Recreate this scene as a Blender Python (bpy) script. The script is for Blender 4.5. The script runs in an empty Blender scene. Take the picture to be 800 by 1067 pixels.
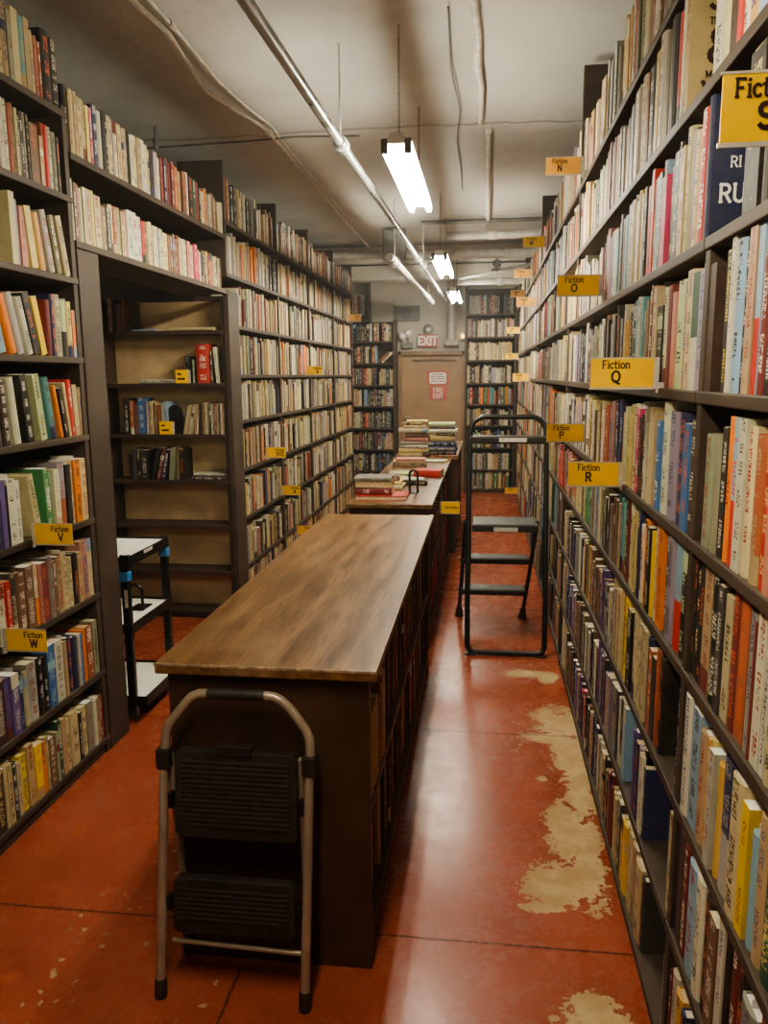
import bpy, bmesh, math, random
from mathutils import Vector, Matrix
RND = random.Random(7)
scene = bpy.context.scene
COL = scene.collection
PI = math.pi
CEIL = 3.0
XR, XL = 0.42, -1.60            # front planes of the two long shelf walls

# ------------------------------------------------------------------ camera
F_PX, YAW, PITCH, ROLL = 824.806, 0.126737, 0.170504, -0.007881
EYE = Vector((0, 0, 1.60))
_f = Vector((-math.sin(YAW)*math.cos(PITCH), math.cos(YAW)*math.cos(PITCH), -math.sin(PITCH)))
_r0 = Vector((math.cos(YAW), math.sin(YAW), 0)); _u0 = _r0.cross(_f)
_r = math.cos(ROLL)*_r0 + math.sin(ROLL)*_u0; _u = math.cos(ROLL)*_u0 - math.sin(ROLL)*_r0
cam_d = bpy.data.cameras.new('camera'); cam = bpy.data.objects.new('camera', cam_d); COL.objects.link(cam)
cam.matrix_world = Matrix(((_r.x, _u.x, -_f.x, 0), (_r.y, _u.y, -_f.y, 0), (_r.z, _u.z, -_f.z, EYE.z), (0, 0, 0, 1)))
cam_d.sensor_fit = 'VERTICAL'; cam_d.sensor_height = 24; cam_d.sensor_width = 18; cam_d.lens = 24*F_PX/1067
cam_d.clip_start = 0.05; cam_d.clip_end = 60
scene.camera = cam
def to_px(P):
    v = Vector(P)-EYE; w = v.dot(_f)
    if w < 0.05: return None
    return (400+F_PX*v.dot(_r)/w, 533.5-F_PX*v.dot(_u)/w)

# ------------------------------------------------------------------ materials
def new_mat(name):
    m = bpy.data.materials.new(name); m.use_nodes = True
    nt = m.node_tree; b = nt.nodes['Principled BSDF']
    return m, nt, b
def N(nt, typ, **kw):
    n = nt.nodes.new(typ)
    for k, v in kw.items():
        if k.startswith('i_'): n.inputs[int(k[2:])].default_value = v
        else: setattr(n, k, v)
    return n
def math_(nt, op, a, b=None, c=None):
    n = nt.nodes.new('ShaderNodeMath'); n.operation = op
    for i, x in enumerate((a, b, c)):
        if x is None: continue
        if isinstance(x, (int, float)): n.inputs[i].default_value = x if n.bl_idname != 'ShaderNodeMix' or i == 0 else (x, x, x, 1)
        else: nt.links.new(x, n.inputs[i])
    return n.outputs[0]
def mixc(nt, f, a, b, mode='MIX'):
    n = nt.nodes.new('ShaderNodeMix'); n.data_type = 'RGBA'; n.blend_type = mode
    for i, x in ((0, f), (6, a), (7, b)):
        if isinstance(x, (int, float)): n.inputs[i].default_value = x if n.bl_idname != 'ShaderNodeMix' or i == 0 else (x, x, x, 1)
        elif isinstance(x, tuple): n.inputs[i].default_value = (*x[:3], 1)
        else: nt.links.new(x, n.inputs[i])
    return n.outputs[2]
def ramp(nt, x, lo, hi):
    n = nt.nodes.new('ShaderNodeMapRange'); n.interpolation_type = 'SMOOTHSTEP'
    nt.links.new(x, n.inputs[0]); n.inputs[1].default_value = lo; n.inputs[2].default_value = hi
    return n.outputs[0]
def coords(nt, scale=(1, 1, 1), world=False):
    if world: src = N(nt, 'ShaderNodeNewGeometry').outputs['Position']
    else: src = N(nt, 'ShaderNodeTexCoord').outputs['Object']
    m = N(nt, 'ShaderNodeMapping'); m.inputs['Scale'].default_value = scale
    nt.links.new(src, m.inputs[0]); return m.outputs[0]
def noise(nt, vec, scale, detail=3, rough=.55):
    n = N(nt, 'ShaderNodeTexNoise'); n.inputs['Scale'].default_value = scale
    n.inputs['Detail'].default_value = detail; n.inputs['Roughness'].default_value = rough
    if vec is not None: nt.links.new(vec, n.inputs['Vector'])
    return n.outputs['Fac']
def bump(nt, b, h, strength=.3, dist=.01):
    n = N(nt, 'ShaderNodeBump'); n.inputs['Strength'].default_value = strength; n.inputs['Distance'].default_value = dist
    nt.links.new(h, n.inputs['Height']); nt.links.new(n.outputs[0], b.inputs['Normal'])
def simple(name, col, rough=.5, metal=0., vary=.25, scale=14, stretch=(1, 1, 1), bmp=0., dark=None):
    m, nt, b = new_mat(name)
    v = coords(nt, stretch, True); n = noise(nt, v, scale, 4)
    c2 = dark or tuple(c*(1-vary*1.6) for c in col)
    L = nt.links.new
    L(mixc(nt, ramp(nt, n, .35, .65), c2, tuple(min(1, c*(1+vary*.4)) for c in col)), b.inputs['Base Color'])
    b.inputs['Metallic'].default_value = metal
    L(math_(nt, 'MULTIPLY_ADD', n, .25, rough-.12), b.inputs['Roughness'])
    if bmp: bump(nt, b, n, bmp, .004)
    return m
def emit(name, col, s):
    m, nt, b = new_mat(name)
    b.inputs['Base Color'].default_value = (*col, 1); b.inputs['Emission Color'].default_value = (*col, 1); b.inputs['Emission Strength'].default_value = s
    return m

def wood_dark(name, base, worn, rough=.6):
    m, nt, b = new_mat(name); L = nt.links.new
    v = coords(nt, (6, 6, 6), True); n1 = noise(nt, v, 1.2, 5)
    n2 = noise(nt, coords(nt, (30, 2.2, 30), True), 2.0, 4, .6)
    spk = noise(nt, coords(nt, (40, 40, 40), True), 1.6, 3, .7)
    c = mixc(nt, ramp(nt, n1, .3, .7), base, tuple(x*1.5 for x in base))
    c = mixc(nt, math_(nt, 'MULTIPLY', ramp(nt, n2, .55, .75), .35), c, worn)
    c = mixc(nt, ramp(nt, spk, .76, .80), c, tuple(min(.6, x*3) for x in worn))
    L(c, b.inputs['Base Color']); L(math_(nt, 'MULTIPLY_ADD', n1, .3, rough-.15), b.inputs['Roughness'])
    b.inputs['Specular IOR Level'].default_value = .3
    bump(nt, b, n2, .15, .003); return m
M = {}
M['shelf'] = wood_dark('dark_shelf_wood', (.050, .034, .024), (.12, .085, .06))
M['shelf2'] = wood_dark('dark_shelf_wood_warm', (.045, .027, .018), (.10, .065, .04))
M['tan_back'] = simple('tan_board', (.66, .47, .26), .6, 0, .18, 3, (1, 1, 1.5))
M['island'] = wood_dark('dark_stained_board', (.055, .029, .015), (.085, .048, .026), .4)
def table_top():
    m, nt, b = new_mat('brown_worn_table_top'); L = nt.links.new
    g = noise(nt, coords(nt, (9, .9, 9), True), 2.4, 6, .6)
    g2 = noise(nt, coords(nt, (60, 5, 60), True), 1.5, 4, .65)
    w = noise(nt, coords(nt, (2.2, .8, 1), True), 2.2, 4, .6)
    c = mixc(nt, ramp(nt, g, .3, .7), (.10, .042, .013), (.25, .125, .042))
    c = mixc(nt, math_(nt, 'MULTIPLY', ramp(nt, g2, .42, .72), .75), c, (.045, .02, .008))
    c = mixc(nt, math_(nt, 'MULTIPLY', ramp(nt, w, .48, .72), .45), c, (.33, .22, .115))
    L(c, b.inputs['Base Color']); L(math_(nt, 'MULTIPLY_ADD', g, .30, .22), b.inputs['Roughness'])
    bump(nt, b, g2, .12, .002); return m
M['table'] = table_top()
M['edge'] = simple('worn_pale_edge', (.42, .30, .18), .5, 0, .3, 40)
M['grey_metal'] = simple('warm_grey_painted_tube', (.38, .30, .225), .32, .3, .08, 20)
M['black_plastic'] = simple('black_plastic', (.030, .025, .021), .36, 0, .25, 30)
M['black_metal'] = simple('black_painted_metal', (.014, .013, .012), .34, .2, .2, 20)
M['ladder_tread'] = simple('dark_grey_tread', (.035, .037, .036), .5, 0, .25, 50)
M['steelpipe'] = simple('grey_steel_pipe', (.30, .31, .31), .3, .45, .15, 8)
M['pipe'] = simple('grey_pipe_paint', (.50, .49, .46), .38, .1, .15, 8, (1, 1, 1), .1)
M['conduit'] = simple('pale_conduit_paint', (.60, .57, .50), .55, 0, .15, 18, (1, 1, 1), .2)
M['cast'] = simple('dull_iron', (.16, .155, .15), .5, .5, .2, 20)
M['housing'] = simple('white_enamel', (.8, .8, .78), .35, 0, .03, 5)
M['paper'] = simple('book_page_block', (.70, .60, .42), .8, 0, .12, 60)
M['white_paper'] = simple('white_paper', (.85, .83, .76), .7, 0, .05, 20)
M['sign_yellow'] = simple('yellow_card', (.95, .56, .014), .35, 0, .06, 8)
M['sign_orange'] = simple('faded_orange_card', (.80, .40, .07), .4, 0, .08, 8)
M['clear_plastic'] = simple('cloudy_plastic_sleeve', (.52, .47, .40), .25, 0, .08, 20)
M['ink'] = simple('dark_ink', (.03, .012, .008), .5, 0, .05, 5)
M['ink_red'] = simple('red_brown_ink', (.16, .03, .012), .5, 0, .05, 5)
M['white_ink'] = simple('white_ink', (.82, .8, .74), .5, 0, .03, 5)
M['pink_red'] = simple('faded_red_sign', (.50, .10, .085), .45, 0, .08, 9)
M['exit_red'] = simple('exit_sign_red', (.36, .075, .07), .45, 0, .08, 9)
M['door'] = simple('tan_brown_door_paint', (.33, .215, .12), .45, 0, .10, 2.5)
M['frame'] = simple('brown_frame_paint', (.24, .15, .085), .45, 0, .12, 4)
M['vent'] = simple('dull_vent_metal', (.20, .20, .19), .5, .3, .15, 12)
M['tape'] = simple('blue_tape', (.05, .23, .52), .45, 0, .1, 20)
M['steel'] = simple('steel', (.55, .54, .52), .3, .8, .08, 20)
M['label'] = simple('pale_label', (.62, .58, .52), .4, 0, .15, 60)
M['tube'] = emit('fluorescent_tube', (1.0, .935, .745), 44); M['tube_dim'] = emit('old_fluorescent_tube', (1.0, .90, .68), 36)

def wall_mat(name, base, dark, sc=1.2):
    m, nt, b = new_mat(name); L = nt.links.new
    v = coords(nt, (1, 1, 1), True); n1 = noise(nt, v, sc, 6, .6); n2 = noise(nt, v, sc*9, 4, .6)
    c = mixc(nt, ramp(nt, n1, .3, .7), dark, base)
    c = mixc(nt, math_(nt, 'MULTIPLY', ramp(nt, n2, .58, .72), .4), c, tuple(x*.55 for x in base))
    L(c, b.inputs['Base Color']); b.inputs['Roughness'].default_value = .62
    bump(nt, b, n1, .35, .03); return m
M['wall'] = wall_mat('grey_plaster_wall', (.46, .43, .37), (.36, .34, .29))
def ceiling_mat():
    m, nt, b = new_mat('grey_plaster_ceiling'); L = nt.links.new
    pos = N(nt, 'ShaderNodeNewGeometry').outputs['Position']
    v = coords(nt, (1, 1, 1), True)
    big = noise(nt, v, .7, 5, .6); mid = noise(nt, v, 3.2, 6, .65); fine = noise(nt, v, 26, 3, .6)
    c = mixc(nt, ramp(nt, big, .3, .7), (.40, .392, .365), (.56, .555, .53))
    c = mixc(nt, math_(nt, 'MULTIPLY', ramp(nt, mid, .55, .75), .35), c, (.33, .31, .28))
    sx = N(nt, 'ShaderNodeSeparateXYZ'); L(pos, sx.inputs[0])
    wob = math_(nt, 'MULTIPLY_ADD', mid, .12, -.06)
    tot = None
    for y0 in (2.25, 4.80, 7.3):                       # joints between the plaster sheets
        d = math_(nt, 'ABSOLUTE', math_(nt, 'SUBTRACT', math_(nt, 'ADD', sx.outputs[1], wob), y0))
        k = math_(nt, 'SUBTRACT', 1.0, ramp(nt, d, .004, .02)); tot = k if tot is None else math_(nt, 'MAXIMUM', tot, k)
    c = mixc(nt, math_(nt, 'MULTIPLY', tot, .5), c, (.13, .115, .095))
    L(c, b.inputs['Base Color']); b.inputs['Roughness'].default_value = .42
    h = math_(nt, 'ADD', math_(nt, 'MULTIPLY', mid, .7), math_(nt, 'MULTIPLY', fine, .12)); h = math_(nt, 'SUBTRACT', h, math_(nt, 'MULTIPLY', tot, .35))
    bump(nt, b, h, .45, .03); return m
M['ceiling'] = ceiling_mat()
def floor_mat():
    m, nt, b = new_mat('red_painted_concrete'); L = nt.links.new
    pos = N(nt, 'ShaderNodeNewGeometry').outputs['Position']; sx = N(nt, 'ShaderNodeSeparateXYZ'); L(pos, sx.inputs[0])
    X, Y = sx.outputs[0], sx.outputs[1]
    v = coords(nt, (1, 1, 1), True)
    big = noise(nt, v, 1.3, 5, .6); n = noise(nt, v, 9, 6, .68); fine = noise(nt, v, 45, 4, .65)
    c = mixc(nt, ramp(nt, big, .3, .7), (.25, .052, .022), (.33, .080, .041))
    c = mixc(nt, math_(nt, 'MULTIPLY', ramp(nt, n, .5, .8), .2), c, (.20, .038, .018))
    worn = None
    for cx, cy, rx, ry in ((.36, 3.52, .13, .20), (.39, 3.18, .09, .28), (.31, 3.38, .13, .06), (.385, 2.86, .06, .16), (.33, 2.62, .10, .22),
                           (.27, 2.33, .13, .13), (.36, 2.42, .06, .22), (.30, 1.80, .09, .085), (.24, 4.15, .14, .06), (.36, 4.10, .06, .10), (.25, 3.0, .025, .03), (.20, 2.21, .08, .03)):
        dx = math_(nt, 'DIVIDE', math_(nt, 'SUBTRACT', X, cx), rx); dy = math_(nt, 'DIVIDE', math_(nt, 'SUBTRACT', Y, cy), ry)
        d = math_(nt, 'SQRT', math_(nt, 'ADD', math_(nt, 'MULTIPLY', dx, dx), math_(nt, 'MULTIPLY', dy, dy)))
        worn = d if worn is None else math_(nt, 'MINIMUM', worn, d)
    nz = math_(nt, 'ADD', math_(nt, 'MULTIPLY_ADD', n, 2.6, -1.3), math_(nt, 'MULTIPLY_ADD', fine, 1.5, -.75))
    worn = math_(nt, 'ADD', worn, nz)
    patch = math_(nt, 'SUBTRACT', 1.0, ramp(nt, worn, .86, .94))
    fl = N(nt, 'ShaderNodeTexVoronoi'); fl.inputs['Scale'].default_value = 13; L(v, fl.inputs['Vector'])
    fsp = math_(nt, 'SUBTRACT', 1.0, ramp(nt, math_(nt, 'ADD', fl.outputs['Distance'], math_(nt, 'MULTIPLY_ADD', fine, .5, -.25)), .03, .06))
    zone = ramp(nt, noise(nt, v, 1.7, 2), .56, .64)
    fl2 = N(nt, 'ShaderNodeTexVoronoi'); fl2.inputs['Scale'].default_value = 21; L(v, fl2.inputs['Vector'])
    f2 = math_(nt, 'SUBTRACT', 1.0, ramp(nt, math_(nt, 'ADD', fl2.outputs['Distance'], math_(nt, 'MULTIPLY_ADD', fine, 1.1, -.55)), .12, .17))
    for cx, cy, rx, ry in ((-.92, 2.35, .17, .42), (-1.05, 2.02, .18, .16), (-1.08, 1.80, .10, .10), (-.70, 1.78, .075, .07), (-1.12, 1.67, .10, .07), (.05, 4.3, .3, .5), (.1, 3.3, .12, .4)):
        dx = math_(nt, 'DIVIDE', math_(nt, 'SUBTRACT', X, cx), rx); dy = math_(nt, 'DIVIDE', math_(nt, 'SUBTRACT', Y, cy), ry)
        dd = math_(nt, 'ADD', math_(nt, 'MULTIPLY', dx, dx), math_(nt, 'MULTIPLY', dy, dy))
        patch = math_(nt, 'MAXIMUM', patch, math_(nt, 'MULTIPLY', f2, math_(nt, 'SUBTRACT', 1.0, ramp(nt, dd, .6, 1.0))))
    patch = math_(nt, 'MAXIMUM', patch, math_(nt, 'MULTIPLY', fsp, zone))
    conc = mixc(nt, ramp(nt, n, .4, .6), (.40, .26, .12), (.50, .36, .19))
    c = mixc(nt, patch, c, conc)
    wob = math_(nt, 'MULTIPLY_ADD', n, .012, -.006); seam = None
    for e, p, lim in ((Y, 2.04, None), (Y, 3.40, None), (Y, 5.35, None), (Y, 7.3, None), (X, -.645, 1.86)):
        d = math_(nt, 'ABSOLUTE', math_(nt, 'SUBTRACT', math_(nt, 'ADD', e, wob), p))
        k = math_(nt, 'SUBTRACT', 1.0, ramp(nt, d, .0015, .0055))
        if lim: k = math_(nt, 'MULTIPLY', k, math_(nt, 'LESS_THAN', Y, lim))
        seam = k if seam is None else math_(nt, 'MAXIMUM', seam, k)
    c = mixc(nt, math_(nt, 'MULTIPLY', seam, .8), c, (.07, .022, .012))
    L(c, b.inputs['Base Color'])
    r = math_(nt, 'ADD', math_(nt, 'MULTIPLY_ADD', n, .22, .10), math_(nt, 'MULTIPLY', fine, .12)); L(mixc(nt, patch, r, .75), b.inputs['Roughness'])
    h = math_(nt, 'SUBTRACT', math_(nt, 'MULTIPLY', math_(nt, 'ADD', n, math_(nt, 'MULTIPLY', fine, .5)), .25), math_(nt, 'ADD', math_(nt, 'MULTIPLY', patch, .3), math_(nt, 'MULTIPLY', seam, .5)))
    b.inputs['Specular IOR Level'].default_value = .34
    bump(nt, b, h, .42, .007); return m
M['floor'] = floor_mat()
def book_mat():
    m, nt, b = new_mat('book_cover'); L = nt.links.new
    def attr(n): a = N(nt, 'ShaderNodeAttribute'); a.attribute_name = n; return a
    col, ink, sty, uv = attr('col'), attr('ink'), attr('sty'), attr('uvm')
    s = N(nt, 'ShaderNodeSeparateColor'); L(sty.outputs['Color'], s.inputs[0])
    q = N(nt, 'ShaderNodeSeparateXYZ'); L(uv.outputs['Vector'], q.inputs[0])
    U, V = q.outputs[0], q.outputs[1]; seed, blo, bhi = s.outputs
    def vec(a, bb, c):
        n = N(nt, 'ShaderNodeCombineXYZ')
        for i, x in enumerate((a, bb, c)):
            if isinstance(x, (int, float)): n.inputs[i].default_value = x
            else: L(x, n.inputs[i])
        return n.outputs[0]
    sd = math_(nt, 'MULTIPLY', seed, 57.3)
    pit = math_(nt, 'MULTIPLY_ADD', seed, .005, .0055)
    vv_ = math_(nt, 'DIVIDE', V, pit); cell = math_(nt, 'FLOOR', vv_); fr_ = math_(nt, 'FRACT', vv_)
    let = noise(nt, vec(math_(nt, 'MULTIPLY_ADD', U, 6.0, sd), math_(nt, 'MULTIPLY_ADD', cell, 5.37, math_(nt, 'MULTIPLY', fr_, 2.1)), sd), 1.0, 0, .5)
    wrd = noise(nt, vec(sd, math_(nt, 'MULTIPLY', cell, .23), seed), 1.0, 0, .5)
    msk = math_(nt, 'MULTIPLY', math_(nt, 'GREATER_THAN', let, .49), math_(nt, 'GREATER_THAN', wrd, .46))
    msk = math_(nt, 'MULTIPLY', msk, math_(nt, 'GREATER_THAN', fr_, .2))
    msk = math_(nt, 'MULTIPLY', msk, math_(nt, 'LESS_THAN', math_(nt, 'ABSOLUTE', U), .25))
    msk = math_(nt, 'MULTIPLY', msk, math_(nt, 'GREATER_THAN', V, .018))
    band = math_(nt, 'MULTIPLY', math_(nt, 'GREATER_THAN', V, blo), math_(nt, 'LESS_THAN', V, bhi))
    band = math_(nt, 'MULTIPLY', band, math_(nt, 'LESS_THAN', U, 2))
    dirt = noise(nt, coords(nt, (1, 1, 1), True), 22, 4, .65)
    c = mixc(nt, band, col.outputs['Color'], ink.outputs['Color'])
    c = mixc(nt, math_(nt, 'MULTIPLY', msk, math_(nt, 'SUBTRACT', 1.0, band)), c, ink.outputs['Color'])
    c = mixc(nt, math_(nt, 'MULTIPLY', ramp(nt, dirt, .35, .75), .22), c, (.16, .12, .08))
    L(c, b.inputs['Base Color']); b.inputs['Roughness'].default_value = .55; b.inputs['Specular IOR Level'].default_value = .28
    return m
M['book'] = book_mat()

# ------------------------------------------------------------------ mesh helpers
class MB:
    def __init__(s): s.bm = bmesh.new()
    def box(s, lo, hi, rot=None, piv=None, bev=0):
        c = [(a+b)/2 for a, b in zip(lo, hi)]; d = [abs(b-a) for a, b in zip(lo, hi)]
        r = bmesh.ops.create_cube(s.bm, size=1); vs = r['verts']
        for v in vs: v.co = Vector((v.co.x*d[0]+c[0], v.co.y*d[1]+c[1], v.co.z*d[2]+c[2]))
        if bev:
            es = list({e for v in vs for e in v.link_edges})
            g = bmesh.ops.bevel(s.bm, geom=es, offset=bev, segments=2, affect='EDGES', profile=.5)
            vs = list({v for v in vs if v.is_valid} | set(g['verts']))
        if rot is not None:
            p = Vector(piv or (0, 0, 0))
            for v in vs: v.co = rot @ (v.co-p) + p
        return s
    def tube(s, pts, r, n=12, closed=False, flat=None):
        pts = [Vector(p) for p in pts]; rings = []; k = len(pts); up = None
        for i, p in enumerate(pts):
            a = pts[(i-1) % k] if (i > 0 or closed) else p; b2 = pts[(i+1) % k] if (i < k-1 or closed) else p
            t = (b2-a).normalized()
            if up is None: up = t.orthogonal().normalized()
            else: up = (up-t*up.dot(t)).normalized()
            w = t.cross(up); rr = r[i] if isinstance(r, (list, tuple)) else r
            rings.append([s.bm.verts.new(p+rr*(math.cos(2*PI*j/n)*up+math.sin(2*PI*j/n)*w)) for j in range(n)])
        m = k if closed else k-1
        for i in range(m):
            A, B = rings[i], rings[(i+1) % k]
            for j in range(n): s.bm.faces.new((A[j], A[(j+1) % n], B[(j+1) % n], B[j]))
        if not closed: s.bm.faces.new(rings[0][::-1]); s.bm.faces.new(rings[-1])
        return s
    def lathe(s, prof, axis_o, axis_d, n=20):
        d = Vector(axis_d).normalized(); a = d.orthogonal().normalized(); b2 = d.cross(a); o = Vector(axis_o)
        rings = [[s.bm.verts.new(o+d*h+max(r, 1e-4)*(math.cos(2*PI*j/n)*a+math.sin(2*PI*j/n)*b2)) for j in range(n)] for r, h in prof]
        for A, B in zip(rings, rings[1:]):
            for j in range(n): s.bm.faces.new((A[j], A[(j+1) % n], B[(j+1) % n], B[j]))
        s.bm.faces.new(rings[0][::-1]); s.bm.faces.new(rings[-1]); return s
    def poly(s, pts, depth):
        "a flat outline pushed back along a vector"
        d = Vector(depth); A = [s.bm.verts.new(Vector(p)) for p in pts]; B = [s.bm.verts.new(Vector(p)+d) for p in pts]
        s.bm.faces.new(A); s.bm.faces.new(B[::-1]); k = len(A)
        for i in range(k): s.bm.faces.new((A[i], B[i], B[(i+1) % k], A[(i+1) % k]))
        return s
    def build(s, name, mat, parent=None, smooth=False, bev=0):
        bmesh.ops.recalc_face_normals(s.bm, faces=s.bm.faces[:])
        me = bpy.data.meshes.new(name); s.bm.to_mesh(me); s.bm.free()
        o = bpy.data.objects.new(name, me); COL.objects.link(o); me.materials.append(mat)
        if smooth:
            for p in me.polygons: p.use_smooth = True
            me.set_sharp_from_angle(angle=math.radians(40))
        if bev:
            md = o.modifiers.new('bevel', 'BEVEL'); md.width = bev; md.segments = 2; md.limit_method = 'ANGLE'
        if parent is not None:
            o.parent = parent; o.matrix_parent_inverse = Matrix.Identity(4)
            if parent.type == 'EMPTY' or True:
                W = Matrix.Identity(4); q = parent
                W = parent_world(parent)
                me.transform(W.inverted())
        return o
def parent_world(o):
    m = o.matrix_basis.copy()
    while o.parent is not None:
        o = o.parent; m = o.matrix_basis @ m
    return m
def tag(o, label=None, cat=None, group=None, kind=None):
    if label: o['label'] = label
    if cat: o['category'] = cat
    if group: o['group'] = group
    if kind: o['kind'] = kind
    return o
def empty(name, loc, label, cat, group=None, rz=0):
    o = bpy.data.objects.new(name, None); COL.objects.link(o); o.location = loc; o.rotation_euler = (0, 0, rz); o.empty_display_size = .1
    return tag(o, label, cat, group)
def arc(c, r, a0, a1, n, plane='xz', k=0):
    out = []
    for i in range(n+1):
        a = a0+(a1-a0)*i/n; p = (c[0]+r*math.cos(a), c[1]+r*math.sin(a))
        out.append((p[0], k, p[1]) if plane == 'xz' else (p[0], p[1], k) if plane == 'xy' else (k, p[0], p[1]))
    return out

# ------------------------------------------------------------------ slab-serif and plain stroke lettering
def A_(cx, cy, rx, ry, a0, a1, n=10):
    return [(cx+rx*math.cos(math.radians(a0+(a1-a0)*i/n)), cy+ry*math.sin(math.radians(a0+(a1-a0)*i/n))) for i in range(n+1)]
GL = {  # advance, strokes, serif bars (x0,x1,y)
 'F': (.62, [[(.12, 0), (.12, 1)], [(.12, .96), (.55, .96)], [(.12, .5), (.42, .5)]], [(0, .26, 0), (0, .2, 1)]),
 'E': (.64, [[(.12, 0), (.12, 1)], [(.12, .96), (.56, .96)], [(.12, .5), (.45, .5)], [(.12, .04), (.58, .04)]], []),
 'I': (.32, [[(.16, 0), (.16, 1)]], [(.02, .30, 0), (.02, .30, 1)]),
 'T': (.66, [[(.33, 0), (.33, 1)], [(.04, .96), (.62, .96)]], [(.2, .46, 0)]),
 'X': (.72, [[(.06, 0), (.64, 1)], [(.64, 0), (.06, 1)]], [(0, .2, 0), (.5, .72, 0), (0, .2, 1), (.5, .72, 1)]),
 'Y': (.70, [[(.05, 1), (.35, .45), (.65, 1)], [(.35, 0), (.35, .45)]], [(.2, .5, 0), (0, .18, 1), (.52, .7, 1)]),
 'Z': (.64, [[(.06, .96), (.58, .96), (.06, .04), (.60, .04)]], []),
 'N': (.80, [[(.12, 0), (.12, 1), (.66, 0), (.66, 1)]], [(0, .24, 0), (.56, .78, 1)]),
 'M': (.95, [[(.12, 0), (.12, 1), (.46, .15), (.80, 1), (.80, 0)]], [(0, .24, 0), (.68, .92, 0)]),
 'A': (.78, [[(.06, 0), (.38, 1), (.70, 0)], [(.18, .34), (.58, .34)]], [(0, .2, 0), (.56, .78, 0)]),
 'V': (.76, [[(.06, 1), (.38, 0), (.70, 1)]], [(0, .2, 1), (.56, .76, 1)]),
 'W': (1.05, [[(.06, 1), (.28, 0), (.52, .95), (.76, 0), (.98, 1)]], [(0, .2, 1), (.84, 1.05, 1)]),
 'L': (.60, [[(.12, 1), (.12, .04), (.55, .04)]], [(0, .26, 1)]),
 'K': (.74, [[(.12, 0), (.12, 1)], [(.62, 1), (.14, .45)], [(.28, .58), (.66, 0)]], [(0, .26, 0), (.54, .74, 0), (0, .26, 1), (.5, .72, 1)]),
 'H': (.80, [[(.12, 0), (.12, 1)], [(.66, 0), (.66, 1)], [(.12, .5), (.66, .5)]], [(0, .24, 0), (.54, .78, 0), (0, .24, 1), (.54, .78, 1)]),
 'J': (.52, [[(.36, 1), (.36, .22)] + A_(.2, .22, .16, .2, 0, -160)], [(.22, .5, 1)]),
 'C': (.74, [A_(.4, .5, .32, .46, 45, 315, 14)], []), 'B': (.70, [[(.12, 0), (.12, 1)], [(.12, .96), (.34, .96)] + A_(.34, .74, .22, .22, 90, -90) + [(.12, .52)], [(.34, .52)] + A_(.36, .28, .25, .24, 90, -90) + [(.12, .04)]], []), 'D': (.78, [[(.12, 0), (.12, 1)], [(.12, .96), (.30, .96)] + A_(.30, .5, .38, .46, 90, -90, 12) + [(.12, .04)]], []),
 'G': (.80, [A_(.4, .5, .32, .46, 50, 330, 14) + [(.68, .42), (.48, .42)]], []),
 'U': (.78, [[(.12, 1), (.12, .3)] + A_(.38, .3, .26, .28, 180, 360) + [(.64, 1)]], [(0, .24, 1), (.54, .76, 1)]),
 'O': (.84, [A_(.42, .5, .34, .47, 0, 360, 18)], []),
 'Q': (.86, [A_(.42, .5, .34, .47, 0, 360, 18), [(.36, .12), (.52, -.06), (.74, -.16)]], []),
 'P': (.70, [[(.12, 0), (.12, 1)], [(.12, .96), (.36, .96)] + A_(.36, .71, .24, .25, 90, -90) + [(.12, .46)]], [(0, .28, 0), (0, .2, 1)]),
 'R': (.76, [[(.12, 0), (.12, 1)], [(.12, .96), (.36, .96)] + A_(.36, .72, .23, .24, 90, -90) + [(.12, .48)], [(.36, .48), (.64, 0)]], [(0, .26, 0), (.52, .74, 0), (0, .2, 1)]),
 'S': (.64, [A_(.32, .73, .23, .23, 30, 270, 9)[:-1] + A_(.32, .27, .25, .23, 90, -150, 9)], []),
 '&': (.80, [[(.72, .02), (.22, .66)] + A_(.34, .80, .16, .17, 220, -40, 8) + [(.14, .34)] + A_(.32, .24, .22, .22, 150, 350, 8) + [(.66, .48)]], []),
 'i': (.32, [[(.16, 0), (.16, .66)], [(.15, .86), (.17, .93)]], [(.02, .30, 0), (.03, .16, .64)]),
 'c': (.54, [A_(.28, .33, .22, .31, 45, 315)], []),
 't': (.42, [[(.17, .92), (.17, .18)] + A_(.28, .16, .11, .14, 180, 300, 5), [(.02, .64), (.36, .64)]], []),
 'o': (.60, [A_(.29, .33, .23, .31, 0, 360, 14)], []),
 'n': (.66, [[(.12, 0), (.12, .66)], [(.12, .5)] + A_(.32, .42, .18, .22, 150, 0, 7) + [(.50, 0)]], [(0, .24, 0), (.4, .62, 0), (.02, .12, .64)]),
 'l': (.32, [[(.16, 0), (.16, 1)]], [(.02, .30, 0), (.03, .16, .98)]),
 'g': (.60, [A_(.28, .36, .21, .28, 0, 360, 12), [(.49, .64), (.49, -.08)] + A_(.28, -.1, .21, .16, 0, -150, 6)], []),
 'y': (.60, [[(.06, .64), (.30, .02)], [(.54, .64), (.24, -.22), (.1, -.24)]], [(0, .18, .64), (.42, .6, .64)]),
 'h': (.66, [[(.12, 0), (.12, 1)], [(.12, .5)] + A_(.32, .42, .18, .22, 150, 0, 7) + [(.50, 0)]], [(0, .24, 0), (.4, .62, 0)]),
 'e': (.56, [[(.07, .34), (.50, .34)] + A_(.28, .33, .22, .31, 0, 310)], []),
 'r': (.48, [[(.12, 0), (.12, .66)], [(.12, .46)] + A_(.3, .46, .16, .18, 160, 50, 5)], [(0, .26, 0)]),
 'a': (.56, [A_(.26, .26, .20, .24, 0, 360, 12), [(.46, .5), (.46, 0)]], []), ' ': (.34, [], []),
}
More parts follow.
